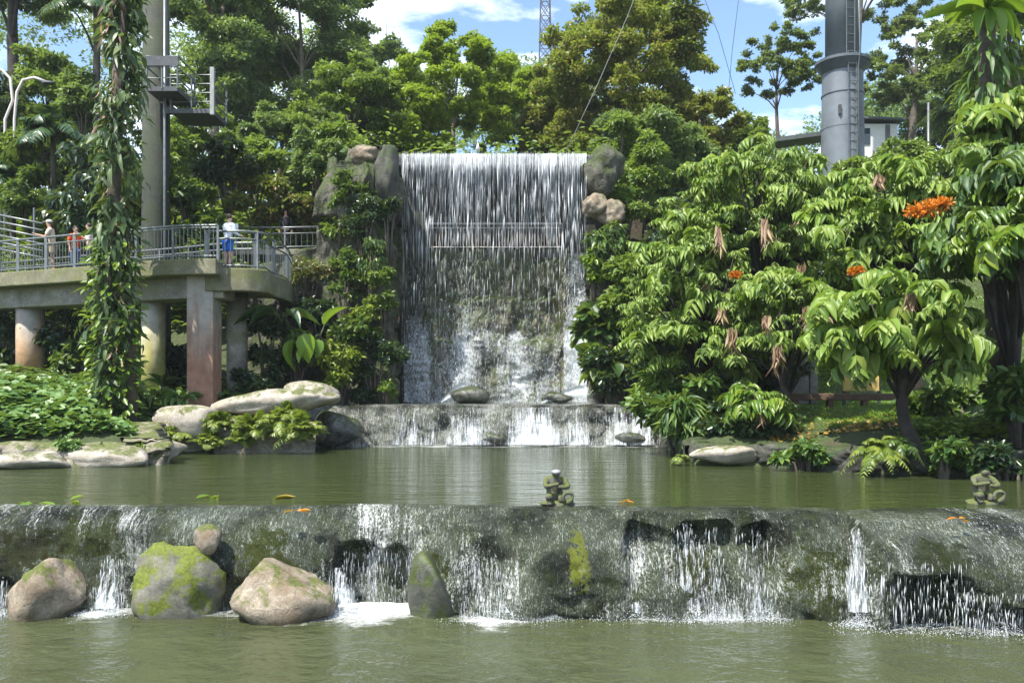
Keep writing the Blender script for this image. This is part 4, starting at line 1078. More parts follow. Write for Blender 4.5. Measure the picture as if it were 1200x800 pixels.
def person(label, loc, h, rz, skin, hair, top, bottom, pose, sleeves='short', legs='short', cap=None, shoes=(.6, .6, .58)):
    t = empty('person', loc, label, 'person', rz=rz); t.scale = (h/1.75,)*3
    A = pose
    J = {}
    def j(n, p, r): J[n] = (Vector(p), r)
    ln = A.get('lean', 0)
    j('pelvis', (0, 0, .95), (.125, .10)); j('waist', (0, -.01-ln*.3, 1.10), (.115, .09)); j('chest', (0, -ln*.7, 1.30), (.145, .105)); j('upper', (0, -ln, 1.41), (.10, .08)); j('neck', (0, -.02-ln*1.1, 1.50), .052)
    j('jaw', (0, -.04-ln*1.2, 1.58), (.066, .07)); j('head', (0, -.03-ln*1.2, 1.66), (.078, .092)); j('crown', (0, -.02-ln*1.2, 1.73), (.055, .065))
    j('nose', (0, -.135-ln*1.2, 1.625), .012)
    ed = [('pelvis', 'waist'), ('waist', 'chest'), ('chest', 'upper'), ('upper', 'neck'), ('neck', 'jaw'), ('jaw', 'head'), ('head', 'crown'), ('head', 'nose')]
    for s, sd in ((-1, 'L'), (1, 'R')):
        e, wr = A['arm'+sd]
        sh = Vector((s*.185, -ln, 1.41))
        j('sh'+sd, sh, .058); j('el'+sd, sh+Vector(e), .042); j('wr'+sd, sh+Vector(wr), .029)
        d = (Vector(wr)-Vector(e)).normalized(); hp = sh+Vector(wr)+d*.06
        j('pm'+sd, hp, (.036, .02)); ed += [('upper', 'sh'+sd), ('sh'+sd, 'el'+sd), ('el'+sd, 'wr'+sd), ('wr'+sd, 'pm'+sd)]
        sdv = d.cross(Vector((0, 0, 1))); sdv = sdv.normalized() if sdv.length > .1 else Vector((0, 1, 0)); cv_ = sdv.cross(d)
        for k in range(4):
            b0 = hp+sdv*(.022*(k-1.5))+d*.035; L = (.065, .078, .072, .058)[k]
            j(f'k{k}'+sd, b0, .010); j(f't{k}'+sd, b0+d*L*.55+cv_*.006, .0085); j(f'u{k}'+sd, b0+d*L*.9+cv_*.03, .0075)
            ed += [('pm'+sd, f'k{k}'+sd), (f'k{k}'+sd, f't{k}'+sd), (f't{k}'+sd, f'u{k}'+sd)]
        j('th'+sd, hp+sdv*.042-d*.01, .011); j('tt'+sd, hp+sdv*.06+d*.04+cv_*.015, .009); ed += [('pm'+sd, 'th'+sd), ('th'+sd, 'tt'+sd)]
        st = A.get('step', .0)*s
        j('hip'+sd, (s*.085, 0, .88), .092); j('kn'+sd, (s*.10, -.02+st*.5, .48), .058); j('an'+sd, (s*.105, .03+st, .09), .038); j('to'+sd, (s*.12, -.13+st, .035), (.042, .028))
        ed += [('pelvis', 'hip'+sd), ('hip'+sd, 'kn'+sd), ('kn'+sd, 'an'+sd), ('an'+sd, 'to'+sd)]
    ns = list(J); ix = {n: i for i, n in enumerate(ns)}
    skin_mesh('body', [(J[n][0][:], J[n][1]) for n in ns], [(ix[a], ix[b]) for a, b in ed], skin, t)
    def garment(name, names, grow, mat, es, fix={}):
        jj = []
        for n in names:
            p, r = (fix[n][0], fix[n][1]) if n in fix else J[n]
            r = tuple(q*grow+.008 for q in r) if hasattr(r, '__len__') else r*grow+.008
            jj.append((Vector(p)[:], r))
        return skin_mesh(name, jj, [(names.index(a), names.index(b)) for a, b in es], mat, t)
    sl_ = {}; nm = ['chest', 'waist', 'pelvis', 'upper', 'shL', 'shR']
    es = [('pelvis', 'waist'), ('waist', 'chest'), ('chest', 'upper'), ('upper', 'shL'), ('upper', 'shR')]
    for sd in 'LR':
        if sleeves == 'short': sl_['el'+sd] = (J['sh'+sd][0].lerp(J['el'+sd][0], .8), .052)
        nm.append('el'+sd); es.append(('sh'+sd, 'el'+sd))
        if sleeves == 'long': nm.append('wr'+sd); es.append(('el'+sd, 'wr'+sd))
    sl_['pelvis'] = (Vector((0, 0, .93)), (.135, .11))
    garment('shirt', nm, 1.12, cloth('shirt_cloth', top), es, sl_)
    nm = ['pelvis']; es = []; fx_ = {'pelvis': (Vector((0, 0, .96)), (.12, .10))}
    for sd in 'LR':
        nm += ['hip'+sd, 'kn'+sd]; es += [('pelvis', 'hip'+sd), ('hip'+sd, 'kn'+sd)]
        if legs == 'short': fx_['kn'+sd] = (J['hip'+sd][0].lerp(J['kn'+sd][0], .78), .082)
        else: nm.append('an'+sd); es.append(('kn'+sd, 'an'+sd)); fx_['an'+sd] = (J['an'+sd][0], .052)
    garment('shorts' if legs == 'short' else 'trousers', nm, 1.1, cloth('trouser_cloth', bottom), es, fx_)
    hc = J['head'][0]
    hm = plain('hair', hair, .6)
    MB().ball(hc+Vector((0, .018, .025)), (.088, .098, .088)).build('hair', hm, t, smooth=True)
    for s in (-1, 1): MB().ball(hc+Vector((s*.03, -.094, -.012)), (.012, .008, .008)).build('eye', M['dark_steel'], t, smooth=True)
    MB().ball(J['jaw'][0]+Vector((0, -.072, .0)), (.024, .006, .006)).build('mouth', plain('lips', (.35, .13, .11)), t, smooth=True)
    if cap:
        cm = cloth('cap_cloth', cap); o = MB().ball(hc+Vector((0, .005, .045)), (.10, .112, .075)).build('cap', cm, t, smooth=True)
        MB().ball(hc+Vector((0, -.12, .03)), (.075, .08, .012)).build('brim', cm, o, smooth=True)
    for sd in 'LR':
        if legs == 'long' or shoes: MB().ball(J['to'+sd][0]+Vector((0, .06, .01)), (.055, .14, .045)).build('shoe', cloth('shoe', shoes), t, smooth=True)
    return t
ARM_DOWN = ((.05, .02, -.27), (.07, -.05, -.52))
def arm(s, e, w_): return ((s*e[0], e[1], e[2]), (s*w_[0], w_[1], w_[2]))
q = P(62, 300, 27.9); person('man in pale cap, beige shirt and khaki shorts leaning over the walkway rail', (q.x, q.y, ZD-.03), 1.72, R(-75), M['skin_tan'], (.10, .08, .07), (.52, .46, .36), (.30, .26, .18),
       {'armL': arm(-1, (.03, -.12, -.24), (-.02, -.36, -.16)), 'armR': arm(1, (.05, -.1, -.25), (.0, -.36, -.18)), 'lean': .07, 'step': .05}, cap=(.50, .48, .42))
q = P(88, 300, 28.3); person('person in orange red shirt and blue jeans beside the man in the pale cap', (q.x, q.y, ZD-.03), 1.60, R(50), M['skin_tan'], (.02, .018, .015), (.75, .09, .02), (.06, .10, .22),
       {'armL': arm(-1, (.05, .0, -.27), (.06, -.12, -.5)), 'armR': arm(1, (.06, -.12, -.22), (.02, -.34, -.06)), 'lean': .02}, legs='long')
q = P(105, 300, 27.9); person('person in pale top raising a hand, half hidden by the vine covered trunk', (q.x, q.y, ZD-.03), 1.62, R(-60), M['skin_fair'], (.03, .02, .015), (.62, .55, .52), (.02, .022, .035),
       {'armL': arm(-1, (.06, -.14, -.18), (.04, -.40, .02)), 'armR': arm(1, (.05, -.03, -.27), (.05, -.1, -.5))}, legs='long')
q = P(267, 300, 25.95); pr = person('person in a white long sleeved shirt and bright blue shorts on the round platform', (q.x, q.y, 6.84), 1.74, R(150), M['skin_fair'], (.09, .05, .03), (.78, .80, .84), (.02, .16, .62),
       {'armL': arm(-1, (.05, -.05, -.27), (.02, -.25, -.30)), 'armR': arm(1, (.06, -.10, -.24), (.0, -.33, -.10)), 'lean': .03}, sleeves='long', shoes=(.45, .20, .18))
# the sheet the person holds up
sh = Vector((.185, -.03, 1.41))+Vector((.0, -.33, -.10))
g = MB(); g.box((0, 0, 0), (.20, .006, .28)); o = g.build('paper_sheet', M['white_wall'])
o.matrix_world = Matrix.Translation(Vector((q.x, q.y, 6.84))) @ Matrix.Rotation(R(150), 4, 'Z') @ Matrix.Translation((sh+Vector((.02, -.10, .1)))*(1.74/1.75)) @ Matrix.Rotation(R(50), 4, 'Z')
tag(o, 'white sheet held up by the person in blue shorts', 'paper')
q = P(335, 290, 33.3); person('person in black clothes on the upper path behind the railing', (q.x, q.y, 8.6), 1.66, R(10), M['skin_tan'], (.012, .01, .01), (.012, .012, .014), (.012, .012, .014),
       {'armL': arm(-1, ARM_DOWN[0], ARM_DOWN[1]), 'armR': arm(1, ARM_DOWN[0], ARM_DOWN[1])}, sleeves='long', legs='long', shoes=(.03, .03, .03))

M['statue'] = rock_mat('mossy_statue_stone', (.025, .026, .018), (.19, .185, .145), c3=(.07, .07, .04), moss=(.10, .125, .025), mossc2=(.26, .29, .08), moss_amt=.52, scale=6, cracks=.3, bmp=.6)
M['statue_cap'] = rock_mat('grey_statue_stone', (.06, .06, .06), (.34, .34, .36), scale=3, bmp=.3)
def statue(label, c, s, cap_, rz):
    t = empty('stone_statue', c, label, 'statue', rz=rz); t.scale = (s, s, s)
    v, f = rock_vf((.33, .22, .085), 7 if cap_ else 9, rough=.10, sub=3); ob('plinth', v+np.array([.02, 0, .03]), f, M['statue'], t, smooth=True)
    # a crouching figure, head bowed over folded arms, a small curled one at its side
    J = [((-.02, .06, .16), .13), ((-.03, .05, .32), .125), ((-.02, .0, .46), .10), ((0, -.05, .54), .06), ((.0, -.10, .585), .078), ((.0, -.13, .56), .05),
         ((-.17, -.02, .47), .065), ((-.20, -.14, .36), .048), ((-.04, -.20, .40), .036), ((.04, -.21, .415), .03),
         ((.15, -.02, .46), .07), ((.22, -.12, .35), .056), ((.10, -.20, .35), .038), ((.02, -.22, .37), .03),
         ((-.12, -.06, .14), .085), ((-.15, -.20, .20), .062), ((-.13, -.19, .07), .048), ((-.10, -.25, .06), .04),
         ((.10, .0, .13), .08), ((.08, -.14, .20), .055), ((.07, -.14, .07), .045)]
    E = [(0, 1), (1, 2), (2, 3), (3, 4), (4, 5), (2, 6), (6, 7), (7, 8), (8, 9), (2, 10), (10, 11), (11, 12), (12, 13), (0, 14), (14, 15), (15, 16), (16, 17), (0, 18), (18, 19), (19, 20)]
    skin_mesh('crouching_figure', J, E, M['statue'], t)
    J = [((.13, -.18, .09), .045), ((.11, -.20, .19), .035), ((.15, -.20, .25), .036), ((.23, -.20, .26), .04), ((.29, -.19, .22), .034), ((.27, -.20, .14), .03), ((.22, -.21, .10), .04), ((.16, -.2, .07), .04), ((.30, -.16, .09), .035)]
    skin_mesh('small_curled_figure', J, [(0, 1), (1, 2), (2, 3), (3, 4), (4, 5), (5, 6), (6, 7), (6, 8)], M['statue'], t)
    MB().ball((-.14, -.23, .19), (.062, .055, .062), n=16, m=10).build('rounded_knee', M['statue'], t, smooth=True)
    if cap_: MB().ball((.0, -.09, .615), (.09, .10, .05), n=16, m=10).build('head_cap', M['statue_cap'], t, smooth=True)
c = P(651, 588, 13.1); statue('mossy crouching stone statue with a grey topped head, in the middle of the weir', (c.x, c.y, 1.44), 0.85, True, R(4))
c = P(1152, 588, 13.3); statue('yellow mossy crouching stone statue with bowed head, near the right bank wall', (c.x, c.y, 1.44), 0.85, False, R(-6))

eg = empty('egret', P(560, 180, 31.6), 'white egret standing on the top edge of the waterfall', 'bird'); eg.location.z = 11.84
wm = plain('white_feathers', (.82, .82, .80), .7, var=.05)
skin_mesh('body', [((0, .10, .24), .05), ((0, .02, .29), .085), ((0, -.07, .35), .07), ((0, -.10, .43), .035), ((0, -.06, .50), .026), ((0, -.09, .56), .026), ((0, -.13, .585), .034), ((0, .18, .18), .02)],
          [(0, 1), (1, 2), (2, 3), (3, 4), (4, 5), (5, 6), (0, 7)], wm, eg, root=1)
MB().tube([(0, -.15, .585), (0, -.26, .565)], [.013, .003], 8).build('beak', M['mustard'], eg, smooth=True)
for s in (-1, 1): MB().tube([(s*.03, .02, .25), (s*.032, .035, .13), (s*.032, .02, .0), (s*.032, -.05, .0)], .009, 6).build('leg', M['dark_steel'], eg, smooth=True)
# ================================================================== vegetation
LM = {
 'forest': leaf_mat('forest_leaf', [(.055, .105, .022), (.10, .17, .03), (.17, .24, .038), (.13, .19, .042)], .4, patch=.35),
 'forest_cool': leaf_mat('cool_forest_leaf', [(.07, .12, .05), (.12, .185, .065), (.185, .26, .08)], .4, patch=.35),
 'olive': leaf_mat('olive_leaf', [(.085, .12, .022), (.14, .185, .03), (.21, .225, .04), (.24, .19, .042), (.13, .16, .03)], .42, patch=.45),
 'lime': leaf_mat('lime_leaf', [(.13, .20, .014), (.20, .29, .017), (.27, .36, .026), (.17, .25, .018)], .48, patch=.5),
 'feather': leaf_mat('feathery_leaf', [(.06, .095, .04), (.10, .145, .05), (.16, .18, .06)], .42, patch=.4),
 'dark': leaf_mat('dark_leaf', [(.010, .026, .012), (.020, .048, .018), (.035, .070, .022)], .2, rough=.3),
 'shrub': leaf_mat('shrub_leaf', [(.028, .065, .016), (.050, .105, .020), (.085, .145, .026), (.12, .17, .03)], .3, rough=.35),
 'bright': leaf_mat('bright_leaf', [(.06, .13, .014), (.10, .19, .018), (.15, .24, .025), (.20, .27, .03)], .35, rough=.35),
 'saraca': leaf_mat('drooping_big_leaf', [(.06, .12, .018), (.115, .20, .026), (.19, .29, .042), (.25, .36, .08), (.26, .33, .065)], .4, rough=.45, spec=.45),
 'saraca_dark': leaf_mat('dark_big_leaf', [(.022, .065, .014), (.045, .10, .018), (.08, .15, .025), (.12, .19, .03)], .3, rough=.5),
 'cover': leaf_mat('ground_cover_leaf', [(.05, .12, .028), (.08, .17, .034), (.12, .21, .05), (.17, .26, .07)], .25, rough=.45, patch=.9),
 'fern': leaf_mat('fern_leaf', [(.07, .12, .015), (.12, .18, .02), (.18, .24, .03), (.24, .27, .04)], .35),
 'vine': leaf_mat('vine_leaf', [(.022, .045, .012), (.04, .08, .02), (.065, .11, .028), (.13, .18, .07)], .25, rough=.45, spec=.4),
 'croton': leaf_mat('croton_leaf', [(.06, .11, .02), (.14, .19, .03), (.20, .19, .04), (.16, .07, .03), (.09, .14, .03)], .3),
 'palm': leaf_mat('palm_leaf', [(.02, .055, .022), (.04, .09, .03), (.07, .13, .04)], .25, rough=.35),
 'nest': leaf_mat('nest_fern_leaf', [(.10, .20, .015), (.15, .27, .02), (.22, .33, .03)], .4, rough=.35),
 'tassel': leaf_mat('limp_young_leaf', [(.20, .11, .085), (.30, .18, .13), (.38, .27, .17), (.26, .2, .08)], .3, rough=.6),
 'orange': leaf_mat('orange_petal', [(.55, .12, .01), (.70, .20, .015), (.75, .28, .03)], .3),
 'grass': leaf_mat('grass_blade', [(.07, .15, .012), (.11, .21, .016), (.17, .27, .03)], .35, patch=.8),
 'fallen': leaf_mat('fallen_leaf', [(.30, .17, .04), (.42, .30, .05), (.22, .11, .05)], .2),
}
M['bark'] = rock_mat('bark', (.035, .028, .02), (.13, .105, .08), scale=1.4, moss=(.06, .07, .02), moss_amt=.25, bmp=.8)
M['bark_pale'] = rock_mat('pale_bark', (.10, .085, .065), (.28, .24, .19), scale=1.2, bmp=.5)
M['bark_dark'] = rock_mat('dark_bark', (.012, .010, .008), (.05, .04, .03), scale=1.4, bmp=.8)
M['stem'] = plain('green_stem', (.07, .09, .03), .6)

def gz(x, y): return float(G(np.array([x]), np.array([y]))[0])
def tree(name, label, base, crown_c, rx, ry, rz, mat, n, size, seed, bark='bark', k=26, fr=(.20, .36), tr=.3, group=None, cat_='tree', aspect=.55, low=-.55, T=T_QUAD, droop=.2, limbs=9, flat=.6, shell=.2):
    rng = np.random.default_rng(seed); base = Vector(base); cc = Vector(crown_c)
    t = empty(name, base, label, cat_, group)
    cl = clump_set(rng, np.array(cc-base), rx, ry, rz, k, fr, low=low)
    v, f = scatter(rng, cl, n, size, T, aspect=aspect, droop=droop, flat=flat, shell=shell)
    g = MB(); top = cc-base+Vector((0, 0, rz*.35)); pts = []
    for i in range(9):
        q = i/8; p = Vector((0, 0, -.6)).lerp(top, q); p.x += .05*rx*math.sin(q*5+seed); p.y += .05*rx*math.cos(q*4+seed); pts.append(p)
    g.tube(pts, [tr*(1.25-1.05*i/8) for i in range(9)], 10)
    big = cl[np.argsort(-cl[:, 3])][:limbs]
    for c in big:
        e = Vector(c[:3]); q = min(.85, max(.3, (e.z-.15*rz-.35*math.hypot(e.x-top.x, e.y-top.y))/max(top.z, .1))); s = pts[int(q*8)]
        m = s.lerp(e, .5)+Vector((0, 0, .12*(e-s).length))
        r0 = tr*(1.2-1.0*q)*.55; g.tube([s, s.lerp(m, .5)+Vector((0, 0, .03*rz)), m, e], [r0, r0*.8, r0*.55, r0*.15], 6)
    g.build('trunk', M[bark], t, smooth=True)
    ob('crown', v, f, LM[mat], t)
    return t
def bgtree(label, x, ytop, ybot, D, wpx, mat, n, size, seed, **kw):
    """tree beyond the fall: crown spans rows ytop..ybot and wpx columns at distance D"""
    a, b = P(x, ytop, D), P(x, ybot, D); z0 = gz(a.x, D)
    rz = (a.z-b.z)/2; rx = wpx*D/F/2
    kind = kw.pop('name', 'tree')
    return tree(kind, label, (a.x+kw.pop('dx', 0), D, z0), (a.x, D, (a.z+b.z)/2), rx, min(rx, 5.5), rz, mat, n, size, seed, **kw)
GB = 'trees on the slope behind the waterfall'
B = [
 ('dark tall tree filling the top left corner above the pale lamps', 22, -190, 75, 46, 210, 'dark', 30000, .26, 1, dict(bark='bark_dark', tr=.45)),
 ('dark leafy tree behind the upper part of the vine covered trunk', 118, -160, 95, 48, 180, 'forest', 34000, .24, 2, dict(bark='bark_dark')),
 ('tall mid green tree just right of the lookout pylon', 255, -130, 180, 46, 200, 'forest_cool', 52000, .22, 3, dict(tr=.34, k=52, fr=(.14, .26), bark='bark_pale', low=-.9)),
 ('tall tree with blue green leaves between the pylon and the left cliff', 348, -90, 200, 49, 200, 'forest_cool', 52000, .22, 4, dict(k=52, fr=(.14, .26), bark='bark_pale', low=-.9)),
 ('tree with a thin dark top standing at the left side of the sky gap', 410, -40, 150, 54, 80, 'forest', 12000, .24, 5, dict(k=26, fr=(.15, .3))),
 ('bushy green tree above the pale boulder on the left cliff', 412, 70, 215, 42, 150, 'forest', 42000, .19, 6, dict(k=38, fr=(.15, .28))),
 ('grey green tree low against the sky left of the bright lime tree', 470, 48, 190, 58, 110, 'forest_cool', 22000, .24, 7, dict(k=30, fr=(.15, .28))),
 ('bright lime green tree above the middle of the waterfall', 535, 26, 190, 46, 170, 'lime', 56000, .18, 8, dict(k=95, fr=(.08, .16), tr=.2, bark='bark_pale', low=-.8)),
 ('lime green tree lower at the left above the waterfall lip', 485, 100, 200, 43, 100, 'lime', 24000, .17, 9, dict(k=30, fr=(.14, .26), low=-.8)),
 ('yellow green tree between the lime tree and the great olive tree', 610, 62, 190, 52, 120, 'lime', 26000, .21, 10, dict(k=34, fr=(.14, .26), low=-.8)),
 ('great olive green tree with yellowing leaves right of centre', 735, -30, 215, 44, 240, 'olive', 90000, .2, 11, dict(k=84, fr=(.11, .2), tr=.34, low=-.9, flat=.55)),
 ('smaller olive tree at the right foot of the great olive tree', 822, 96, 220, 42, 110, 'olive', 30000, .19, 12, dict(k=36, fr=(.14, .26), low=-.8)),
 ('shaded grey green tree behind the boulder crown of the waterfall', 762, 120, 290, 39, 170, 'forest_cool', 40000, .18, 13, dict(k=36, fr=(.14, .26), low=-.9)),
 ('slender open tree with a bent trunk left of the grey steel tower', 912, 24, 142, 50, 105, 'feather', 17000, .17, 14, dict(k=95, fr=(.06, .12), tr=.16, low=-.5, flat=.55)),
 ('pale feathery tree reaching above the frame behind the steel tower', 1010, -120, 70, 58, 230, 'feather', 34000, .2, 15, dict(k=100, fr=(.06, .11), bark='bark', flat=.5)),
 ('open feathery tree right of the steel tower above the white building', 1072, -10, 150, 54, 140, 'feather', 26000, .2, 16, dict(k=80, fr=(.07, .13), flat=.55, low=-.8)),
 ('dark low tree right behind the white building', 1108, 70, 190, 56, 120, 'forest', 20000, .24, 17, dict(k=30, low=-.9)),
 ('green tree at the right edge beyond the nest fern', 1190, -70, 170, 42, 190, 'forest', 40000, .2, 18, dict(k=44, fr=(.14, .26), low=-.9)),
 ('low bushy tree on the hill crest left of the steel tower base', 868, 132, 205, 50, 100, 'forest', 16000, .22, 19, dict(k=26)),
 ('dark tree filling the slope above the stair rails at far left', 10, 95, 235, 40, 160, 'dark', 26000, .22, 20, dict(k=30, bark='bark_dark', low=-.9)),
 ('mid green tree right behind the pylon above the platform', 225, 105, 250, 40, 140, 'forest', 32000, .19, 21, dict(k=34, fr=(.15, .28), low=-.9)),
 ('blue green tree behind the upper path and its person in black', 325, 110, 255, 42, 170, 'forest_cool', 40000, .19, 22, dict(k=40, fr=(.14, .26), low=-.9)),
 ('hazy tree filling the gap behind the left end of the waterfall lip', 452, 112, 205, 48, 100, 'forest_cool', 20000, .22, 23, dict(k=30, low=-.9)),
 ('pale green tree behind the right end of the waterfall lip', 655, 90, 195, 48, 100, 'olive', 24000, .2, 24, dict(k=32, low=-.9)),
 ('green tree over the dark fan of palm fronds at far left', 60, 60, 190, 43, 120, 'forest', 24000, .22, 25, dict(k=30, low=-.9, bark='bark_dark')),
 ('pale trunked tree behind the lookout cages', 300, 20, 150, 56, 140, 'forest', 26000, .24, 26, dict(k=36, low=-.9, bark='bark_pale')),
]
for lb, x, y0, y1, D, wpx, mt, n, sz, sd, kw in B: bgtree(lb, x, y0, y1, D, wpx, mt, n, sz, sd, group=GB, **kw)
# far wood on the crest: reads as one mass
rng = np.random.default_rng(77); cl = []
for i in range(620):
    px = rng.uniform(-150, 1400); D = rng.uniform(64, 84)
    ty = np.interp(px, [0, 380, 440, 480, 560, 640, 760, 815, 850, 930, 980, 1100, 1300], [-30, 0, 75, 88, 84, 70, 60, 130, 165, 170, 120, 70, 30])+rng.uniform(0, 16)
    p = P(px, ty+(260-ty)*rng.uniform(0, 1)**1.3, D); cl.append((p.x, D, p.z, rng.uniform(1.1, 2.2)))
v, f = scatter(rng, np.array(cl), 110000, .36, T_QUAD)
tag(ob('far_wood', v, f, LM['forest_cool']), 'mass of green trees on the crest far behind the waterfall', 'wood', kind='stuff')

# -------------------------------------------------- palms, ferns and shrubs
def frond(base, az, el, L, droop, npair, ll, lw, hang=.3, tipk=.35, T=T_BLADE, rng=None):
    """pinnate frond: returns leaflet arrays pos, ydir, zdir, width, length and the rachis"""
    h = np.array([math.cos(az), math.sin(az), 0]); ts = np.linspace(.12, 1, npair)
    P0 = lambda t: np.array(base)+h*L*(math.cos(el)*t-.18*droop*t*t)+np.array([0, 0, 1])*L*(math.sin(el)*t-droop*t*t)
    side = np.array([-h[1], h[0], 0]); pos = []; yd = []; zd = []; w_ = []; l_ = []
    for t in ts:
        p = P0(t); tg = nrm(P0(t+.02)-P0(t-.02)); up = nrm(np.cross(side, tg))*-1
        if up[2] < 0: up = -up
        prof = math.sin(math.pi*min(1, .22+t*.75))**.7
        for s in (-1, 1):
            jn = rng.normal(size=3)*.12 if rng is not None else 0
            pos.append(p); yd.append(side*s+tg*.65-np.array([0, 0, hang])+jn); zd.append(up+jn); w_.append(lw*prof); l_.append(ll*prof)
    return pos, yd, zd, w_, l_, [P0(t) for t in np.linspace(0, 1, 7)]
def fronds(specs, T=T_BLADE, seed=0, mid=None):
    rng = np.random.default_rng(seed); A = [[], [], [], [], []]; rach = MB()
    for s in specs:
        r = frond(*s, rng=rng)
        for i in range(5): A[i] += r[i]
        if mid: rach.tube(r[5], [mid, mid, mid*.9, mid*.8, mid*.6, mid*.4, mid*.2], 4, cap=False)
    v, f = inst(T, np.array(A[0]), np.array(A[1]), np.array(A[2]), np.array(A[3]), np.array(A[4]))
    return v, f, rach
def plant(name, label, base, cat_, group=None): return empty(name, base, label, cat_, group)
def fern(label, base, n, L, seed, mat='fern', az0=0, az1=6.283, el=(.5, 1.2), droop=(.5, .9), ll=.22, npair=14, group='ferns along the left water edge', name='fern', lw=.07):
    rng = np.random.default_rng(seed); t = plant(name, label, base, 'fern' if name == 'fern' else name.replace('_', ' '), group)
    sp = [((0, 0, 0), rng.uniform(az0, az1), rng.uniform(*el), L*rng.uniform(.5, 1.15), rng.uniform(*droop), npair, L*ll*rng.uniform(.8, 1.2), L*lw) for _ in range(n)]
    v, f, ra = fronds(sp, seed=seed, mid=.008)
    ob('fronds', v, f, LM[mat], t); ra.build('stem', M['stem'], t)
    return t
for k, (x, y, D, n, L, lb) in enumerate(((212, 512, 24.2, 34, .75, 'first fern from the left under the pale rocks'), (252, 520, 24.1, 36, .7, 'low yellow green fern at the water under the pale boulder'),
        (262, 500, 24.3, 34, .75, 'fern hanging below the right end of the pale boulder'), (300, 505, 24.2, 38, .8, 'feathery fern below the middle of the long pale rock'),
        (330, 500, 24.3, 36, .9, 'tall fern below the upper end of the long pale rock'), (352, 510, 24.2, 44, .95, 'rightmost big fern beside the smooth grey wet rock'), (285, 518, 24.0, 30, .55, 'small fern at the water between the two low ferns'),
        (343, 490, 24.5, 28, .8, 'light fern leaning out high under the domed pale boulder'))):
    p = P(x, y, D); fern(lb, (p.x, p.y-.25, p.z), int(n*1.5), L*1.25, 200+k, az0=-3.3, az1=.15, el=(.5, 1.45), droop=(.35, .8))
for k, (x, y, D, n, L, lb, mt) in enumerate(((1028, 528, 17.6, 44, .85, 'bright yellow green fern hanging over the right bank wall', 'fern'), (1052, 522, 17.7, 26, .7, 'darker fern behind the bright one on the right bank wall', 'shrub'),
        (797, 536, 20.2, 16, .42, 'small pale yellow fern at the left end of the long pale boulder', 'fern'), (895, 545, 20.0, 12, .22, 'tuft of small leaves at the right end of the long pale boulder', 'fern'))):
    p = P(x, y, D); fern(lb, p, n, L, 230+k, mat=mt, group='ferns on the right bank', el=(.1, 1.2), az0=-3.4, az1=.3)

def shrub(label, x, y, D, wpx, hpx, mat, n, size, seed, T=T_FOLD, aspect=.5, group=None, name='shrub', droop=.25, k=9, depth=None, fr=(.3, .5), cat_=None):
    rng = np.random.default_rng(seed); rx = wpx*D/F/2; rz = hpx*D/F/2; c = P(x, y, D); g0 = c.z-rz
    t = empty(name, (c.x, c.y, g0), label, cat_ or name.replace('_', ' '), group)
    cl = clump_set(rng, (0, 0, rz), rx, depth or min(rx, 1.6), rz, k, fr, sub=2, low=-.9)
    v, f = scatter(rng, cl, n, size, T, aspect=aspect, droop=droop)
    ob('foliage', v, f, LM[mat], t)
    g = MB(); zb = max(-.6, min(-.2, gz(c.x, c.y)-g0-.2))
    for q in cl[:6]: g.tube([(q[0]*.15, q[1]*.15, zb), (q[0]*.5, q[1]*.5, q[2]*.5), (q[0], q[1], q[2])], [.05, .035, .012], 6)
    g.build('stem', M['bark'], t, smooth=True)
    return t
GS = 'shrubs behind the walkway'
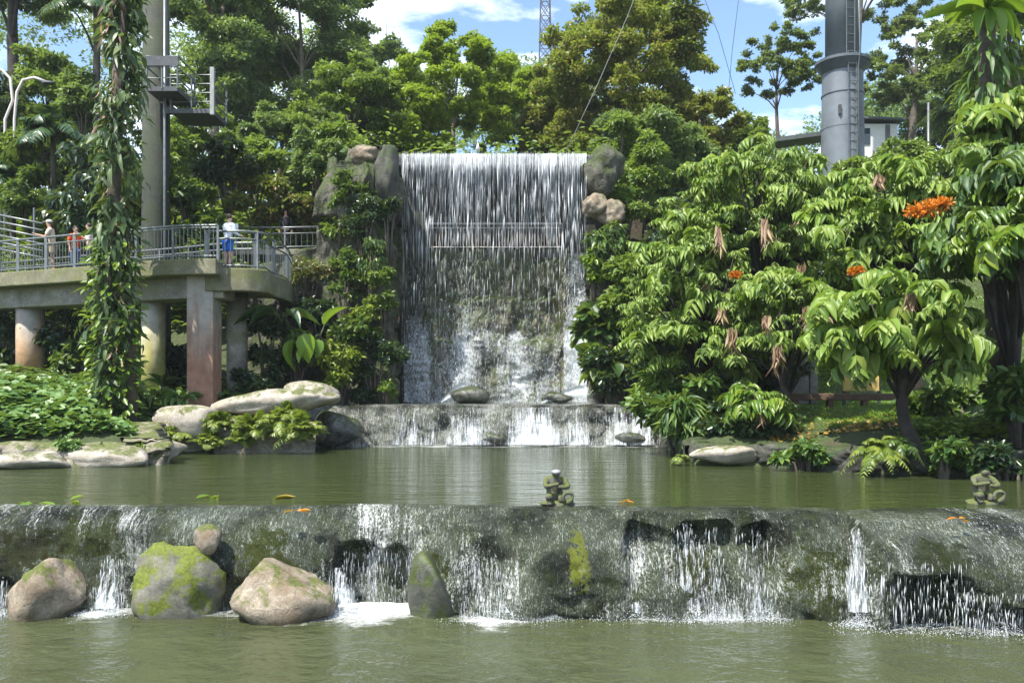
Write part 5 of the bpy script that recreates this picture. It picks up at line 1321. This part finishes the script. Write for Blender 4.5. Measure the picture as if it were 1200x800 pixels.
S = [
 ('leafy creeper hanging over the upper left face of the cliff', 398, 232, 29.4, 36, 80, 'shrub', 1500, .14, 366, dict(depth=.4)),
 ('dark creeper draped across the cliff under the leaning slabs', 428, 262, 29.2, 50, 70, 'dark', 1900, .13, 367, dict(depth=.35)),
 ('fern like creeper low on the cliff face near the splash', 448, 345, 29.0, 40, 90, 'forest', 1900, .14, 368, dict(depth=.35)),
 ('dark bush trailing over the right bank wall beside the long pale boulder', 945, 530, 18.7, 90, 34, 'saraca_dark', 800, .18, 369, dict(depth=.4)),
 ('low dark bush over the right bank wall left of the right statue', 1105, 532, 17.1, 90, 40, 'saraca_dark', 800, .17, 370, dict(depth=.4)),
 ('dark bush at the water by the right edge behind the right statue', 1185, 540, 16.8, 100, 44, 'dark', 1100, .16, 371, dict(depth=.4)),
 ('small leafy plant on the left slab under the ground cover', 78, 522, 20.0, 50, 20, 'cover', 420, .13, 372, dict(depth=.3)),
 ('bush covering the ground edge between the upper path and the leaning slabs', 376, 184, 32.4, 100, 56, 'forest_cool', 4200, .19, 365, dict(depth=.9)),
 ('dark bush hiding the foot of the boulder crown right of the waterfall', 733, 238, 31.9, 50, 60, 'forest', 2400, .18, 362, dict(depth=.7)),
 ('wide dark bush spilling to the water left of the long pale boulder', 800, 470, 23.4, 110, 80, 'saraca_dark', 1900, .26, 363, dict(depth=1)),
 ('dark bush dipping to the pool behind the right end of the long pale boulder', 905, 500, 20.6, 70, 50, 'dark', 1300, .2, 364, dict(depth=.6)),
 ('leafy creeper running down the middle of the left cliff', 402, 330, 29.2, 46, 90, 'shrub', 1700, .15, 359, dict(depth=.4)),
 ('yellowish creeper patch on the rock under the upper path', 362, 318, 30.2, 60, 50, 'croton', 900, .14, 360, dict(depth=.4)),
 ('dark plants clinging low on the rock between platform and cliff', 372, 368, 29.3, 70, 50, 'dark', 1500, .18, 361, dict(depth=.5)),
 ('dark bush behind the tan boulder right of the waterfall', 752, 222, 34, 90, 120, 'forest', 7000, .2, 357, {}),
 ('olive bush on the crest behind the big crowning boulder', 728, 168, 35, 80, 60, 'forest', 4000, .2, 358, {}),
 ('leafy bush behind the leaning slabs at the left end of the cliff', 388, 170, 33.5, 80, 60, 'forest', 4200, .2, 350, {}),
 ('creeper spreading over the top left shoulder of the cliff', 405, 262, 30.0, 70, 70, 'forest', 1900, .15, 351, dict(depth=.5)),
 ('dark mossy creeper hanging on the cliff edge by the water curtain', 455, 255, 29.3, 26, 90, 'dark', 1500, .13, 352, dict(depth=.3)),
 ('small fern tuft high on the cliff below the pale boulder', 425, 225, 29.7, 34, 22, 'shrub', 360, .16, 353, dict(depth=.3)),
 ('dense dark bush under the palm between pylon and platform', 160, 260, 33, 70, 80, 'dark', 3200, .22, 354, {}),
 ('tall leafy bush filling the gap behind the orange shirted person', 118, 225, 35, 90, 110, 'forest', 6000, .22, 355, {}),
 ('tall dark bush behind the left end of the platform railing', 200, 215, 35.5, 90, 110, 'forest', 6000, .22, 356, {}),
 ('rubber plant with hanging glossy dark leaves above the man in the cap', 92, 225, 33, 80, 110, 'dark', 1500, .42, 301, dict(T=T_LONG, aspect=.32, droop=.9)),
 ('round pale green shrub under the lamps left of the vine covered trunk', 98, 125, 38, 60, 70, 'forest_cool', 4200, .22, 302, {}),
 ('light green bush low behind the stair rails at far left', 36, 225, 34, 80, 60, 'shrub', 3000, .22, 303, {}),
 ('fresh green bush under the bent lamp', 45, 150, 38, 90, 70, 'shrub', 4500, .22, 304, {}),
 ('dark green hedge bush in the deep shade left of the rubber plant', 20, 185, 36, 90, 80, 'forest', 4500, .24, 305, {}),
 ('dark shrub with a thin stem above the round platform', 268, 195, 33, 60, 75, 'dark', 2600, .24, 306, {}),
 ('pale leafed bush right of the pylon behind the platform railing', 218, 235, 32, 60, 60, 'shrub', 2600, .24, 307, {}),
 ('yellow and red croton bush behind the person in blue shorts', 300, 235, 33.5, 80, 60, 'croton', 3600, .22, 308, {}),
 ('bright croton bush beside the person in black', 348, 240, 34.2, 60, 60, 'croton', 2800, .22, 309, {}),
 ('olive bush high behind the croton hedge', 300, 195, 36, 100, 60, 'forest', 4500, .24, 310, {}),
 ('bluish bush in the gap between the platform and the cliff top', 372, 215, 36, 70, 90, 'forest_cool', 3600, .24, 311, {}),
 ('low light shrub behind the lower rail of the upper path', 245, 270, 32, 60, 40, 'shrub', 1600, .22, 312, {}),
 ('dark bush under the deck beside the orange stained column', 70, 390, 29.5, 60, 70, 'dark', 1900, .24, 313, {}),
 ('variegated leafy bush in shade under the walkway left of the vine trunk', 88, 425, 28.5, 40, 50, 'shrub', 900, .22, 314, {}),
 ('dark shrub filling the shade at the left edge under the deck', 2, 395, 30, 50, 80, 'dark', 1800, .24, 315, {}),
 ('dark bush between the two middle columns', 205, 430, 28.5, 50, 60, 'dark', 1300, .22, 316, {}),
 ('dark green bush right of the last column under the platform', 312, 400, 27.5, 50, 90, 'dark', 1900, .22, 317, {}),
 ('leafy bush with light tips at the foot of the cliff', 395, 430, 28.0, 60, 70, 'fern', 1700, .20, 318, {}),
 ('dark creeping foliage covering the lower cliff beside the waterfall', 440, 425, 28.6, 70, 110, 'dark', 4200, .16, 319, dict(depth=.4)),
 ('light green tuft growing on the cliff ledge above the dark creeper', 428, 366, 28.6, 40, 26, 'fern', 700, .16, 320, dict(depth=.4)),
 ('trailing fern hanging from the upper cliff', 434, 300, 29.0, 34, 66, 'shrub', 900, .20, 321, dict(T=T_LONG, aspect=.28, droop=1.6, depth=.4)),
 ('small bright plant in a cleft low beside the waterfall', 455, 458, 28.4, 22, 24, 'bright', 300, .14, 322, dict(depth=.3)),
 ('mid green bush at the cliff foot behind the domed pale boulder', 345, 415, 28.2, 60, 60, 'shrub', 1500, .2, 323, {}),
 ('bush spilling over the rock shelf left of the cliff under the upper path', 410, 395, 28.4, 50, 60, 'shrub', 1400, .2, 324, {}),
 ('dark low shrub behind the pale boulders under the platform', 300, 445, 27.0, 60, 34, 'dark', 1100, .2, 325, {}),
 # right of the fall
 ('broad leaved plant hanging on the right cliff beside the white water', 700, 395, 29.2, 50, 90, 'shrub', 700, .42, 330, dict(T=T_ROUND, aspect=.55, depth=.6, droop=.5)),
 ('tuft of grassy fern under the tan boulder right of the fall', 712, 286, 29.6, 52, 44, 'shrub', 700, .34, 331, dict(T=T_LONG, aspect=.22, droop=.8, depth=.7)),
 ('dense dark shrub between the right cliff and the big leaved trees', 745, 330, 28.5, 90, 110, 'forest', 4800, .22, 332, dict(depth=1)),
 ('shaded bush at the base of the right cliff', 722, 430, 28.6, 70, 90, 'dark', 2600, .24, 333, dict(depth=.8)),
 ('light leafed vine on the cliff just right of the waterfall edge', 696, 315, 29.5, 26, 50, 'bright', 500, .2, 334, dict(depth=.4)),
 ('dark spider leaved clump over the water right of the cascade step', 805, 490, 22.6, 80, 60, 'saraca_dark', 900, .5, 335, dict(T=T_LONG, aspect=.14, droop=.5, depth=1)),
 ('bright strap leaved plant above the right end of the cascade step', 770, 450, 25.4, 70, 50, 'bright', 460, .45, 336, dict(T=T_LONG, aspect=.18, droop=.4, depth=.9)),
 ('dark bush in the shade behind the long pale boulder', 850, 492, 21.4, 70, 50, 'dark', 1400, .2, 337, {}),
 ('bush in deep shade beneath the big leaved trees', 880, 430, 25.5, 120, 90, 'dark', 3600, .24, 338, {}),
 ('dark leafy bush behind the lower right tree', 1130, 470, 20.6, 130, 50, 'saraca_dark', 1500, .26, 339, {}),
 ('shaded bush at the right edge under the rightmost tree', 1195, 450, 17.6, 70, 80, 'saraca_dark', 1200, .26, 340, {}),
 ('light leaved shrub near the right edge above the bank wall', 1186, 478, 18.8, 40, 36, 'shrub', 500, .2, 341, {}),
 ('pink flecked low bush below the white house', 1020, 205, 40, 160, 60, 'forest', 5000, .26, 342, {}),
 ('dark hedge on the hill right of the white building', 1100, 185, 40, 120, 70, 'forest', 5000, .26, 343, {}),
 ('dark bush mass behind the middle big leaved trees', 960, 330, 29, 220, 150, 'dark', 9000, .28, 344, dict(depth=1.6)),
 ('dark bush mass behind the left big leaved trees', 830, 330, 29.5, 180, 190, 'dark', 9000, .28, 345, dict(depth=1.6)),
]
for lb, x, y, D, wp, hp_, mt, n, sz, sd, kw in S: shrub(lb, x, y, D, wp, hp_, mt, n, sz, sd, group=GS if sd < 318 else None, **kw)

# palms and big leaved herbs
def palm(label, x, ybase, D, ycrown, L, n, seed, mat='palm', group=None, tr=.12, ll=.42, droop=(.45, .85)):
    rng = np.random.default_rng(seed); c = P(x, ycrown, D); z0 = min(gz(c.x, D), c.z-.4)
    t = empty('palm_tree', (c.x, D, z0), label, 'palm', group)
    MB().tube([(0, 0, -.4), (.05, 0, (c.z-z0)*.5), (0, 0, c.z-z0)], [tr*1.3, tr, tr*.8], 10).build('trunk', M['bark'], t, smooth=True)
    sp = [((0, 0, c.z-z0), rng.uniform(0, 6.283), rng.uniform(.0, 1.25), L*rng.uniform(.75, 1.1), rng.uniform(*droop), 26, L*ll*.6, .07*L/1.6) for _ in range(n)]
    v, f, ra = fronds(sp, seed=seed, mid=.025); ob('crown', v, f, LM[mat], t); ra.build('frond_ribs', M['stem'], t)
for a in (('palm with long arching fronds left of the rubber plant', 62, 0, 35, 160, 2.6, 18, 401), ('dark fan of palm fronds low at the far left edge', 14, 0, 35, 215, 2.4, 16, 402),
          ('silvery palm crown at the top left beside the vine covered trunk', 112, 0, 38, 8, 2.8, 18, 403), ('small palm beside the cliff top left of the leaning slabs', 352, 0, 37, 195, 1.8, 14, 404),
          ('dark small palm above the white building', 1118, 0, 46, 130, 2.4, 16, 405)): palm(*a, group='palms among the trees')
def bigleaf(label, base, specs, mat, T=None, cat_='plant', name='broad_leaved_plant', group=None):
    """specs: (az, el, stalk length, leaf length, leaf width, leaf pitch)"""
    t = empty(name, base, label, cat_, group); T = T or T_strap(6, .7, (.3, .85, 1, .95, .75, .4, .03), .25)
    pos = []; yd = []; zd = []; sx = []; sy = []; st = MB()
    for az, el, sl_, ll, lw, pt in specs:
        h = Vector((math.cos(az), math.sin(az), 0)); e = h*sl_*math.cos(el)+Vector((0, 0, sl_*math.sin(el)))
        st.tube([(0, 0, -.15), e*.5+Vector((0, 0, .05*sl_)), e], [.022, .018, .012], 6)
        d = h*math.cos(pt)+Vector((0, 0, math.sin(pt))); u = Vector((0, 0, 1)) if abs(pt) < 1.2 else h
        pos.append(e[:]); yd.append(d[:]); zd.append((u+h*.01)[:]); sx.append(lw); sy.append(ll)
    tv, tf = T; n = len(pos); y = nrm(np.array(yd)); x = nrm(np.cross(y, np.array(zd))); z = np.cross(x, y)
    V = np.array(pos)[:, None]+x[:, None]*tv[None, :, :1]*np.array(sx)[:, None, None]+y[:, None]*tv[None, :, 1:2]*np.array(sy)[:, None, None]+z[:, None]*tv[None, :, 2:3]*np.array(sy)[:, None, None]
    Fa = tf[None]+(np.arange(n)*len(tv))[:, None, None]
    ob('leaves', V.reshape(-1, 3), Fa.reshape(-1, 4), LM[mat], t, smooth=True); st.build('stalk', M['stem'], t, smooth=True)
    return t
def ring(n, el, sl_, ll, lw, pt, seed, az0=-3.6, az1=.5):
    r = random.Random(seed); return [(r.uniform(az0, az1), r.uniform(*el), sl_*r.uniform(.7, 1.2), ll*r.uniform(.75, 1.2), lw*r.uniform(.8, 1.15), r.uniform(*pt)) for _ in range(n)]
p = P(365, 425, 27.4)
bigleaf('elephant ear plant with two big pale hanging leaves at the cliff foot', p, [(-2.6, .9, .9, 1.0, .55, -1.25), (-1.6, 1.1, 1.0, .95, .6, -1.35), (.3, 1.25, 1.3, 1.0, .3, 1.0), (-.9, 1.1, .8, .6, .32, -1.1), (-2.0, .8, .5, .5, .3, -.6)], 'nest')
p = P(330, 372, 27.0); bigleaf('banana like plant with wide flat leaves under the platform corner', p, [(3.14, .3, .2, 1.4, .38, .12), (0.1, .35, .2, 1.1, .34, .05), (-2.4, .6, .3, 1.0, .32, -.2), (-.7, .5, .3, .9, .3, -.3)], 'palm')
p = P(175, 472, 25.4); bigleaf('low plant with long flat leaves right of the vine covered trunk', p, ring(16, (.3, 1.1), .35, .62, .16, (-.3, .6), 4), 'shrub', group='broad plants on the left bank')
p = P(214, 475, 25.3); bigleaf('glossy broad plant before the square rust stained column', p, ring(16, (.3, 1.1), .35, .5, .2, (-.4, .5), 5), 'cover', group='broad plants on the left bank')
p = P(190, 462, 25.8); bigleaf('upright strap leaved plant before the yellow stained column', p, ring(9, (.9, 1.4), .25, .6, .12, (.5, 1.2), 6), 'palm', group='broad plants on the left bank')
p = P(712, 445, 28.6); bigleaf('broad leaved plant low beside the right edge of the waterfall', p, ring(12, (.5, 1.2), .6, .7, .42, (-.9, .0), 7), 'shrub')

# -------------------------------------------------- ground cover, grass, lawn edges
def cover(name, label, region, n, mat, size, T, seed, up=.25, h=(.05, .25), cat_='plants', aspect=.9, tilt=.5):
    """leaves over a ground polygon given in plan metres"""
    rng = np.random.default_rng(seed); poly = np.array(region); lo, hi = poly.min(0), poly.max(0); q = []
    while sum(len(a) for a in q) < n:
        c = rng.uniform(lo, hi, (n*2, 2)); q.append(c[sd_poly(c[:, 0], c[:, 1], [tuple(a) for a in poly]) < 0])
    c = np.concatenate(q)[:n]; z = G(c[:, 0], c[:, 1])
    big = np.array([noise.noise(Vector((a*.9, b*.9, seed))) for a, b in c])
    z = z+rng.uniform(*h, n)*(1+.9*big)
    az = rng.uniform(0, 6.283, n); yd = np.stack([np.cos(az), np.sin(az), rng.uniform(-.3, .35, n)+up-.25], 1)
    zd = np.stack([rng.normal(0, tilt, n), rng.normal(-.25, tilt, n), np.ones(n)], 1)
    s = size*rng.uniform(.55, 1.4, n)*(1+.25*big)
    v, f = inst(T, np.stack([c[:, 0], c[:, 1], z], 1), yd, zd, s*aspect, s)
    return tag(ob(name, v, f, LM[mat]), label, cat_, kind='stuff')
cover('ground_cover', 'round leaved green ground cover spreading over the left bank', [(-18.5, 19.6), (-14, 19.9), (-11.8, 20.4), (-9.6, 21.2), (-9.4, 24.6), (-8.6, 25.6), (-9.0, 26.2), (-12, 27.8), (-19, 27.8)], 21000, 'cover', .17, T_ROUND, 501, h=(.05, .34))
cover('undergrowth', 'mixed low plants around the foot of the left walkway columns', [(-18, 27), (-8.6, 25.6), (-6.2, 26.6), (-6.5, 29), (-19, 31)], 5200, 'shrub', .24, T_FOLD, 502, h=(.05, .5), aspect=.5)
cover('slope_plants', 'green undergrowth covering the slope behind the left walkway', [(-26, 31.5), (-9, 33.6), (-6.5, 34.8), (-6.5, 52), (-34, 52)], 42000, 'forest', .34, T_FOLD, 503, h=(.1, 2.6), aspect=.5)
cover('crest_plants', 'green undergrowth on the crest behind the waterfall lip', [(-8, 35.2), (7, 35.2), (10, 52), (-10, 52)], 16000, 'forest', .26, T_FOLD, 504, h=(.1, 1.9), aspect=.5)
cover('hill_plants', 'dense undergrowth on the right hill behind the big leaved trees', [(5.2, 31), (14, 31), (18, 40), (30, 42), (34, 60), (8, 60), (6, 40)], 18000, 'forest', .42, T_FOLD, 505, h=(.1, 1.1), aspect=.5)
cover('bank_cover', 'low bright green plants along the top of the right bank wall', [(8.4, 18.6), (10.3, 18.2), (14, 17.6), (14, 19.2), (10.6, 19.6), (8.8, 19.4)], 3800, 'bright', .14, T_FOLD, 506, h=(.04, .30), aspect=.45, up=.5)
cover('lawn', 'bright mown grass on the right bank under and beyond the trees', [(6.5, 20.5), (15, 19.5), (24, 24), (30, 40), (18, 40), (13, 33), (7.5, 31), (6.5, 25)], 80000, 'grass', .15, T_BLADE, 507, h=(.0, .02), aspect=.16, up=1.1, cat_='grass', tilt=.8)
cover('bank_litter', 'brown fallen leaves under the big leaved trees', [(6.0, 20.2), (9.4, 19.4), (9.6, 23.4), (6, 24)], 1600, 'fallen', .13, T_FOLD, 508, h=(.0, .03), cat_='leaves', up=.2)
# small plants on the left slab
for k, (x, y, D, w_, h_, mt, lb) in enumerate(((118, 532, 20.3, 34, 24, 'fern', 'small yellow green plant with pale leaves at the left water edge'), (156, 530, 20.4, 60, 24, 'bright', 'wider low green plant beside the small yellow green one at the left water edge'),
                                               (35, 545, 20.1, 50, 12, 'bright', 'flat mossy plant in the water at the far left'), (4, 540, 19.8, 26, 44, 'shrub', 'plant cut by the left edge of the photo at the water'))):
    shrub(lb, x, y, D, w_, h_, mt, 420, .11, 520+k, group='small plants at the left water edge', name='water_edge_plant', cat_='plant')

# -------------------------------------------------- trunk covered in climbing leaves
vt = empty('vine_covered_tree', P(130, 460, 24), 'straight trunk wrapped in long hanging vine leaves in front of the walkway', 'tree'); vt.location.z = gz(vt.location.x, 24)
zt_ = 15.5
g = MB(); g.tube([(-.15, 0, -.3), (-.1, 0, 3), (.05, 0, 6), (.2, 0, 9), (.3, 0, 12.5)], [.24, .2, .18, .17, .16], 12); g.build('trunk', M['bark'], vt, smooth=True)
g = MB(); g.tube([(.55, .15, -.3), (.5, .1, 2.4), (.45, .1, 4.5)], [.17, .14, .10], 10); g.build('trunk', M['bark'], vt, smooth=True)
rng = np.random.default_rng(61); n = 4200
z = rng.uniform(.5, 12.6, n); az = rng.uniform(0, 6.283, n)
keep = np.array([noise.noise(Vector((math.cos(a_)*.8, math.sin(a_)*.8, q*1.1)))+.42*rng.random() for a_, q in zip(az, z)]) > .02
z, az = z[keep], az[keep]; n = len(z)
wd_ = .40+.45*np.array([noise.noise(Vector((math.cos(a_), 3*math.sin(a_), q*.9))) for a_, q in zip(az, z)])+.22*(np.exp(-((z-7)/2.2)**2))+.18*np.exp(-((z-2.6)/1)**2)
r = np.maximum(wd_, .2)*rng.uniform(.3, 1.15, n)
cx = np.interp(z, [0, 3, 6, 9, 12.5], [-.15, -.1, .05, .2, .3])+.12
pos = np.stack([cx+np.cos(az)*r, np.sin(az)*r*.85, z], 1)
yd = np.stack([np.cos(az)*rng.uniform(.1, 1.3, n), np.sin(az)*rng.uniform(.1, 1.3, n), -rng.uniform(.1, 1.5, n)], 1)+rng.normal(size=(n, 3))*.3
zd = np.stack([np.cos(az), np.sin(az), np.full(n, .7)], 1)+rng.normal(size=(n, 3))*.5
s = rng.uniform(.14, .34, n)*np.where(rng.random(n) < .3, 2.0, 1)
v, f = inst(T_LONG, pos, yd, zd, s*rng.uniform(.18, .34, n), s); ob('vine_leaves', v, f, LM['vine'], vt)
n = 160; z = rng.uniform(1, 12, n); az = rng.uniform(0, 6.283, n); r = rng.uniform(.15, .5, n)
v, f = inst(T_LONG, np.stack([.1+np.cos(az)*r, np.sin(az)*r, z], 1), np.stack([np.cos(az)*.3, np.sin(az)*.3, np.full(n, -1.)], 1)+rng.normal(size=(n, 3))*.2, rng.normal(size=(n, 3)), .07, .4); ob('dead_leaves', v, f, LM['tassel'], vt)
n = 700; z = rng.uniform(.2, 5, n); az = rng.uniform(0, 6.283, n); r = rng.uniform(.1, .75, n)
pos = np.stack([.1+np.cos(az)*r, np.sin(az)*r*.8, z], 1)
v, f = inst(T_FOLD, pos, np.stack([np.cos(az), np.sin(az), rng.uniform(-1, .4, n)], 1), rng.normal(size=(n, 3))*.4+np.array([0, -.3, 1]), .13, .26); ob('vine_leaves', v, f, LM['bright'], vt)

# -------------------------------------------------- big leaved drooping trees on the right bank
T_LEAFLET = T_strap(3, .75, (.18, 1, .85, .05), .22)
def drooping_tree(label, base, cc, rx, ry, rz, nros, seed, mat='saraca', L=.78, ll=.40, lw=.13, nl=(8, 12), tassels=(), flowers=(), tr=.14, low=-.75, name='big_leaved_tree'):
    rng = np.random.default_rng(seed); base = Vector(base); c0 = Vector(cc)-base
    t = empty(name, base, label, 'tree', 'big leaved trees on the right bank')
    # branch tips: stratified over the ellipsoid
    tips = []; tries = 0
    while len(tips) < nros and tries < 40000:
        tries += 1
        d = rng.normal(size=3); d /= np.linalg.norm(d)
        if d[2] < low: continue
        q = rng.uniform(.55, 1) if rng.random() < .8 else rng.uniform(.2, .6)
        p = np.array([d[0]*rx*q, d[1]*ry*q, d[2]*rz*q])
        if all(np.linalg.norm((p-o)*np.array([1, 1, 1.5])) > .62*L for o in tips): tips.append(p)
    A = [[], [], [], [], []]; ra = MB()
    for p in tips:
        o = p+np.array(c0); out = math.atan2(p[1], p[0]); k = rng.integers(*nl); ks = rng.choice([.55, .75, 1.0, 1.25], p=[.2, .3, .35, .15])
        for i in range(k):
            az = out+rng.normal()*1.25 if rng.random() < .6 else rng.uniform(0, 6.283)
            fr_ = frond(o, az, rng.uniform(-.25, .75), L*(.4+.6*ks)*rng.uniform(.6, 1.15), rng.uniform(.2, .8), int(rng.integers(4, 7)), ll*ks*rng.uniform(.75, 1.25), lw*ks*rng.uniform(.85, 1.2), hang=rng.uniform(.1, 1.1), rng=rng)
            for j in range(5): A[j] += fr_[j]
            ra.tube(fr_[5][::2], [.012, .011, .009, .006], 4, cap=False)
    v, f = inst(T_LEAFLET, np.array(A[0]), np.array(A[1]), np.array(A[2]), np.array(A[3]), np.array(A[4]))
    ob('crown', v, f, LM[mat], t, smooth=True)
    g = MB(); top = Vector((c0.x, c0.y, c0.z-.15*rz)); pts = [Vector((0, 0, -.4)).lerp(top, i/6)+Vector((.08*math.sin(i*1.3+seed), .06*math.cos(i*1.7+seed), 0)) for i in range(7)]
    g.tube(pts, [tr*(1.2-.12*i) for i in range(7)], 10)
    for p in tips[::2]:
        e = Vector(p)+c0; s = pts[min(6, max(2, int(6*(.35+.5*rng.random()))))]; m = s.lerp(e, .55)+Vector((0, 0, .12*rz))
        g.tube([s, m, e], [.05, .035, .014], 5)
    g.build('trunk', M['bark_dark'], t, smooth=True); ra.build('leaf_stalks', M['stem'], t)
    for (x, y, D, h_) in tassels:
        q = P(x, y, D)-base; n = 26
        pos = np.array(q)+rng.normal(size=(n, 3))*np.array([.045, .045, .06*h_]); yd = np.tile((0, 0, -1.), (n, 1))+rng.normal(size=(n, 3))*.10
        v, f = inst(T_LONG, pos, yd, rng.normal(size=(n, 3)), rng.uniform(.05, .09, n), rng.uniform(.5, 1, n)*h_); ob('young_leaf_tassel', v, f, LM['tassel'], t)
    for (x, y, D, r_) in flowers:
        q = P(x, y, D)-base; n = 260; d = nrm(rng.normal(size=(n, 3)))
        pos = np.array(q)+d*rng.uniform(.1, 1.25, (n, 1))*np.array([r_*1.2, r_*.6, r_*.5]); pos += np.array([[noise.noise(Vector(a*7))*.2*r_, 0, noise.noise(Vector(a*7)+Vector((5, 0, 0)))*.25*r_] for a in pos])
        v, f = inst(T_FOLD, pos, d, rng.normal(size=(n, 3)), .045, .09); ob('orange_flower_cluster', v, f, LM['orange'], t)
    return t
def dtree(label, x, y0, y1, wpx, D, trunk_x, trunk_y, **kw):
    a, b = P(x, y0, D), P(x, y1, D); tb = P(trunk_x, trunk_y, D)
    z0 = gz(tb.x, D+.0)
    return drooping_tree(label, (tb.x, D, z0), (a.x, D, (a.z+b.z)/2), wpx*D/F/2, kw.pop('ry', 1.8), (a.z-b.z)/2, **kw)
dtree('big leaved tree nearest the waterfall, leaning over the pool', 808, 235, 470, 155, 24.2, 830, 480, nros=96, seed=601, L=.72, ll=.34, lw=.105,
      tassels=[(842, 268, 22.4, .8), (845, 358, 22.3, .6), (828, 320, 22.5, .55)], flowers=[(862, 322, 22.4, .09)])
dtree('tallest big leaved tree with brown tassels before the steel tower', 880, 158, 330, 190, 24.6, 915, 480, nros=92, seed=602, L=.72, ll=.35, lw=.105,
      tassels=[(896, 258, 22.8, .85), (936, 250, 22.8, .6), (995, 205, 23, .7), (938, 312, 22.5, .85), (985, 245, 22.8, .5)])
dtree('big leaved tree over the grey wall pieces, hung with pale tassels', 925, 300, 440, 170, 22.2, 915, 488, nros=62, seed=603, L=.7, ll=.35, lw=.115,
      tassels=[(946, 360, 20.4, .6), (968, 345, 20.4, .9), (978, 340, 20.5, .7), (858, 385, 20.6, .7), (912, 405, 20.3, .8), (898, 370, 20.4, .5)])
dtree('big leaved tree with the orange flowers at the right', 1050, 185, 330, 190, 21.4, 1080, 480, nros=72, seed=604, L=.72, ll=.37, lw=.125,
      tassels=[(1030, 205, 19.8, .5), (996, 385, 20.2, .6)], flowers=[(1086, 244, 18.5, .26), (1103, 238, 18.5, .17), (1073, 249, 18.5, .15), (1004, 318, 19.5, .12)])
dtree('low big leaved tree with the largest leaves over the right lawn', 1045, 315, 455, 170, 18.2, 1075, 482, nros=30, seed=605, L=.85, ll=.48, lw=.19, nl=(6, 9), mat='saraca', tassels=[(1066, 345, 16.9, .4)])
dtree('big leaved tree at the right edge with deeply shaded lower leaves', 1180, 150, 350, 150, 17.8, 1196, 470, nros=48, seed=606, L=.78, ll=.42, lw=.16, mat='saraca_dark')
dtree('bright leaved tree cut by the right edge of the photo', 1205, 200, 330, 110, 15.8, 1215, 470, nros=20, seed=607, L=.8, ll=.42, lw=.17, mat='bright', low=-.6)
dtree('small big leaved tree bending over the long pale boulder', 885, 450, 485, 50, 20.6, 905, 492, nros=7, seed=608, L=.6, ll=.34, lw=.10, mat='bright', ry=.5, tr=.06, tassels=[(893, 478, 20.0, .5)])
dtree('big leaved tree reaching up the trunk under the nest fern', 1178, 100, 215, 80, 19.0, 1172, 470, nros=11, seed=609, L=.8, ll=.46, lw=.18, mat='saraca', low=-.7, ry=1.0)
# trunk with the bird's nest fern
nf = empty('fern_host_tree', P(1160, 470, 19.5), 'dark trunk at the upper right carrying a bird nest fern', 'tree'); nf.location.z = gz(nf.location.x, 19.5)
zc = P(1160, 20, 19.5).z-nf.location.z
g = MB(); g.tube([(.25, 0, -.3), (.1, .1, 4), (0, .1, zc-2), (.05, .2, zc+1), (.2, .3, zc+5)], [.22, .2, .19, .16, .12], 12); g.build('trunk', M['bark'], nf, smooth=True)
rng = np.random.default_rng(71); n = 420; z = rng.uniform(zc-4.5, zc-.5, n); az = rng.uniform(0, 6.283, n); r = rng.uniform(.15, .75, n)
v, f = inst(T_LONG, np.stack([np.cos(az)*r, np.sin(az)*r, z], 1), np.stack([np.cos(az), np.sin(az), -rng.uniform(.3, 1.6, n)], 1), np.stack([np.cos(az)*.5, np.sin(az)*.5, np.ones(n)], 1)+rng.normal(size=(n, 3))*.3, .10, rng.uniform(.3, .6, n)); ob('climbing_leaves', v, f, LM['saraca_dark'], nf)
p = P(1156, 14, 19.1)
bigleaf('bird nest fern with broad glossy lime fronds high on the dark trunk', p, ring(22, (.2, 1.2), .12, 1.25, .26, (-.1, 1.15), 9, -3.14, 3.14)+[(-2.5, .2, .1, .75, .26, -.9), (-1.2, .2, .1, .9, .28, -1.0), (-.4, .2, .1, .9, .26, -.8), (-1.8, .2, .1, .7, .24, -1.2)], 'nest', T=T_strap(7, .55, (.35, .8, 1, 1, .9, .7, .4, .05), .18), cat_='fern', name='nest_fern')
bgtree('leafy tree above the frame corner over the nest fern', 1185, -120, 60, 22, 150, 'saraca_dark', 1800, .34, 611, T=T_LONG, aspect=.3, k=14, bark='bark_dark', tr=.12)

# floating leaves
GL = 'leaves floating on the upper pool'
for k, (x, y, sz, mt, lb) in enumerate(((342, 583, .36, 'fallen', 'dark and yellow curled leaf floating by the weir lip'), (349, 600, .16, 'orange', 'small orange leaf caught on the weir below the curled leaf'), (252, 583, .26, 'bright', 'yellow green leaf floating left of the curled leaf'),
        (42, 590, .3, 'bright', 'green leaf cluster floating at the far left of the weir lip'), (84, 588, .22, 'bright', 'thin pale green leaf floating beside the far left cluster'), (737, 588, .14, 'orange', 'orange leaf floating right of the middle statue'), (1125, 610, .14, 'orange', 'reddish leaf lying on the weir below the right statue'))):
    p = P(x, y, 1.75*F/(y-YH)); rng = np.random.default_rng(k); p.z = 1.47; m = 3
    v, f = inst(T_FOLD, rng.normal(size=(m, 3))*np.array([.05, .05, .008]), rng.normal(size=(m, 3))*np.array([1, .6, .08]), np.tile((0, 0, 1.), (m, 1))+rng.normal(size=(m, 3))*.15, sz*.5, sz)
    tag(ob('floating_leaf', v, f, LM[mt], loc=p), lb, 'leaf', GL)
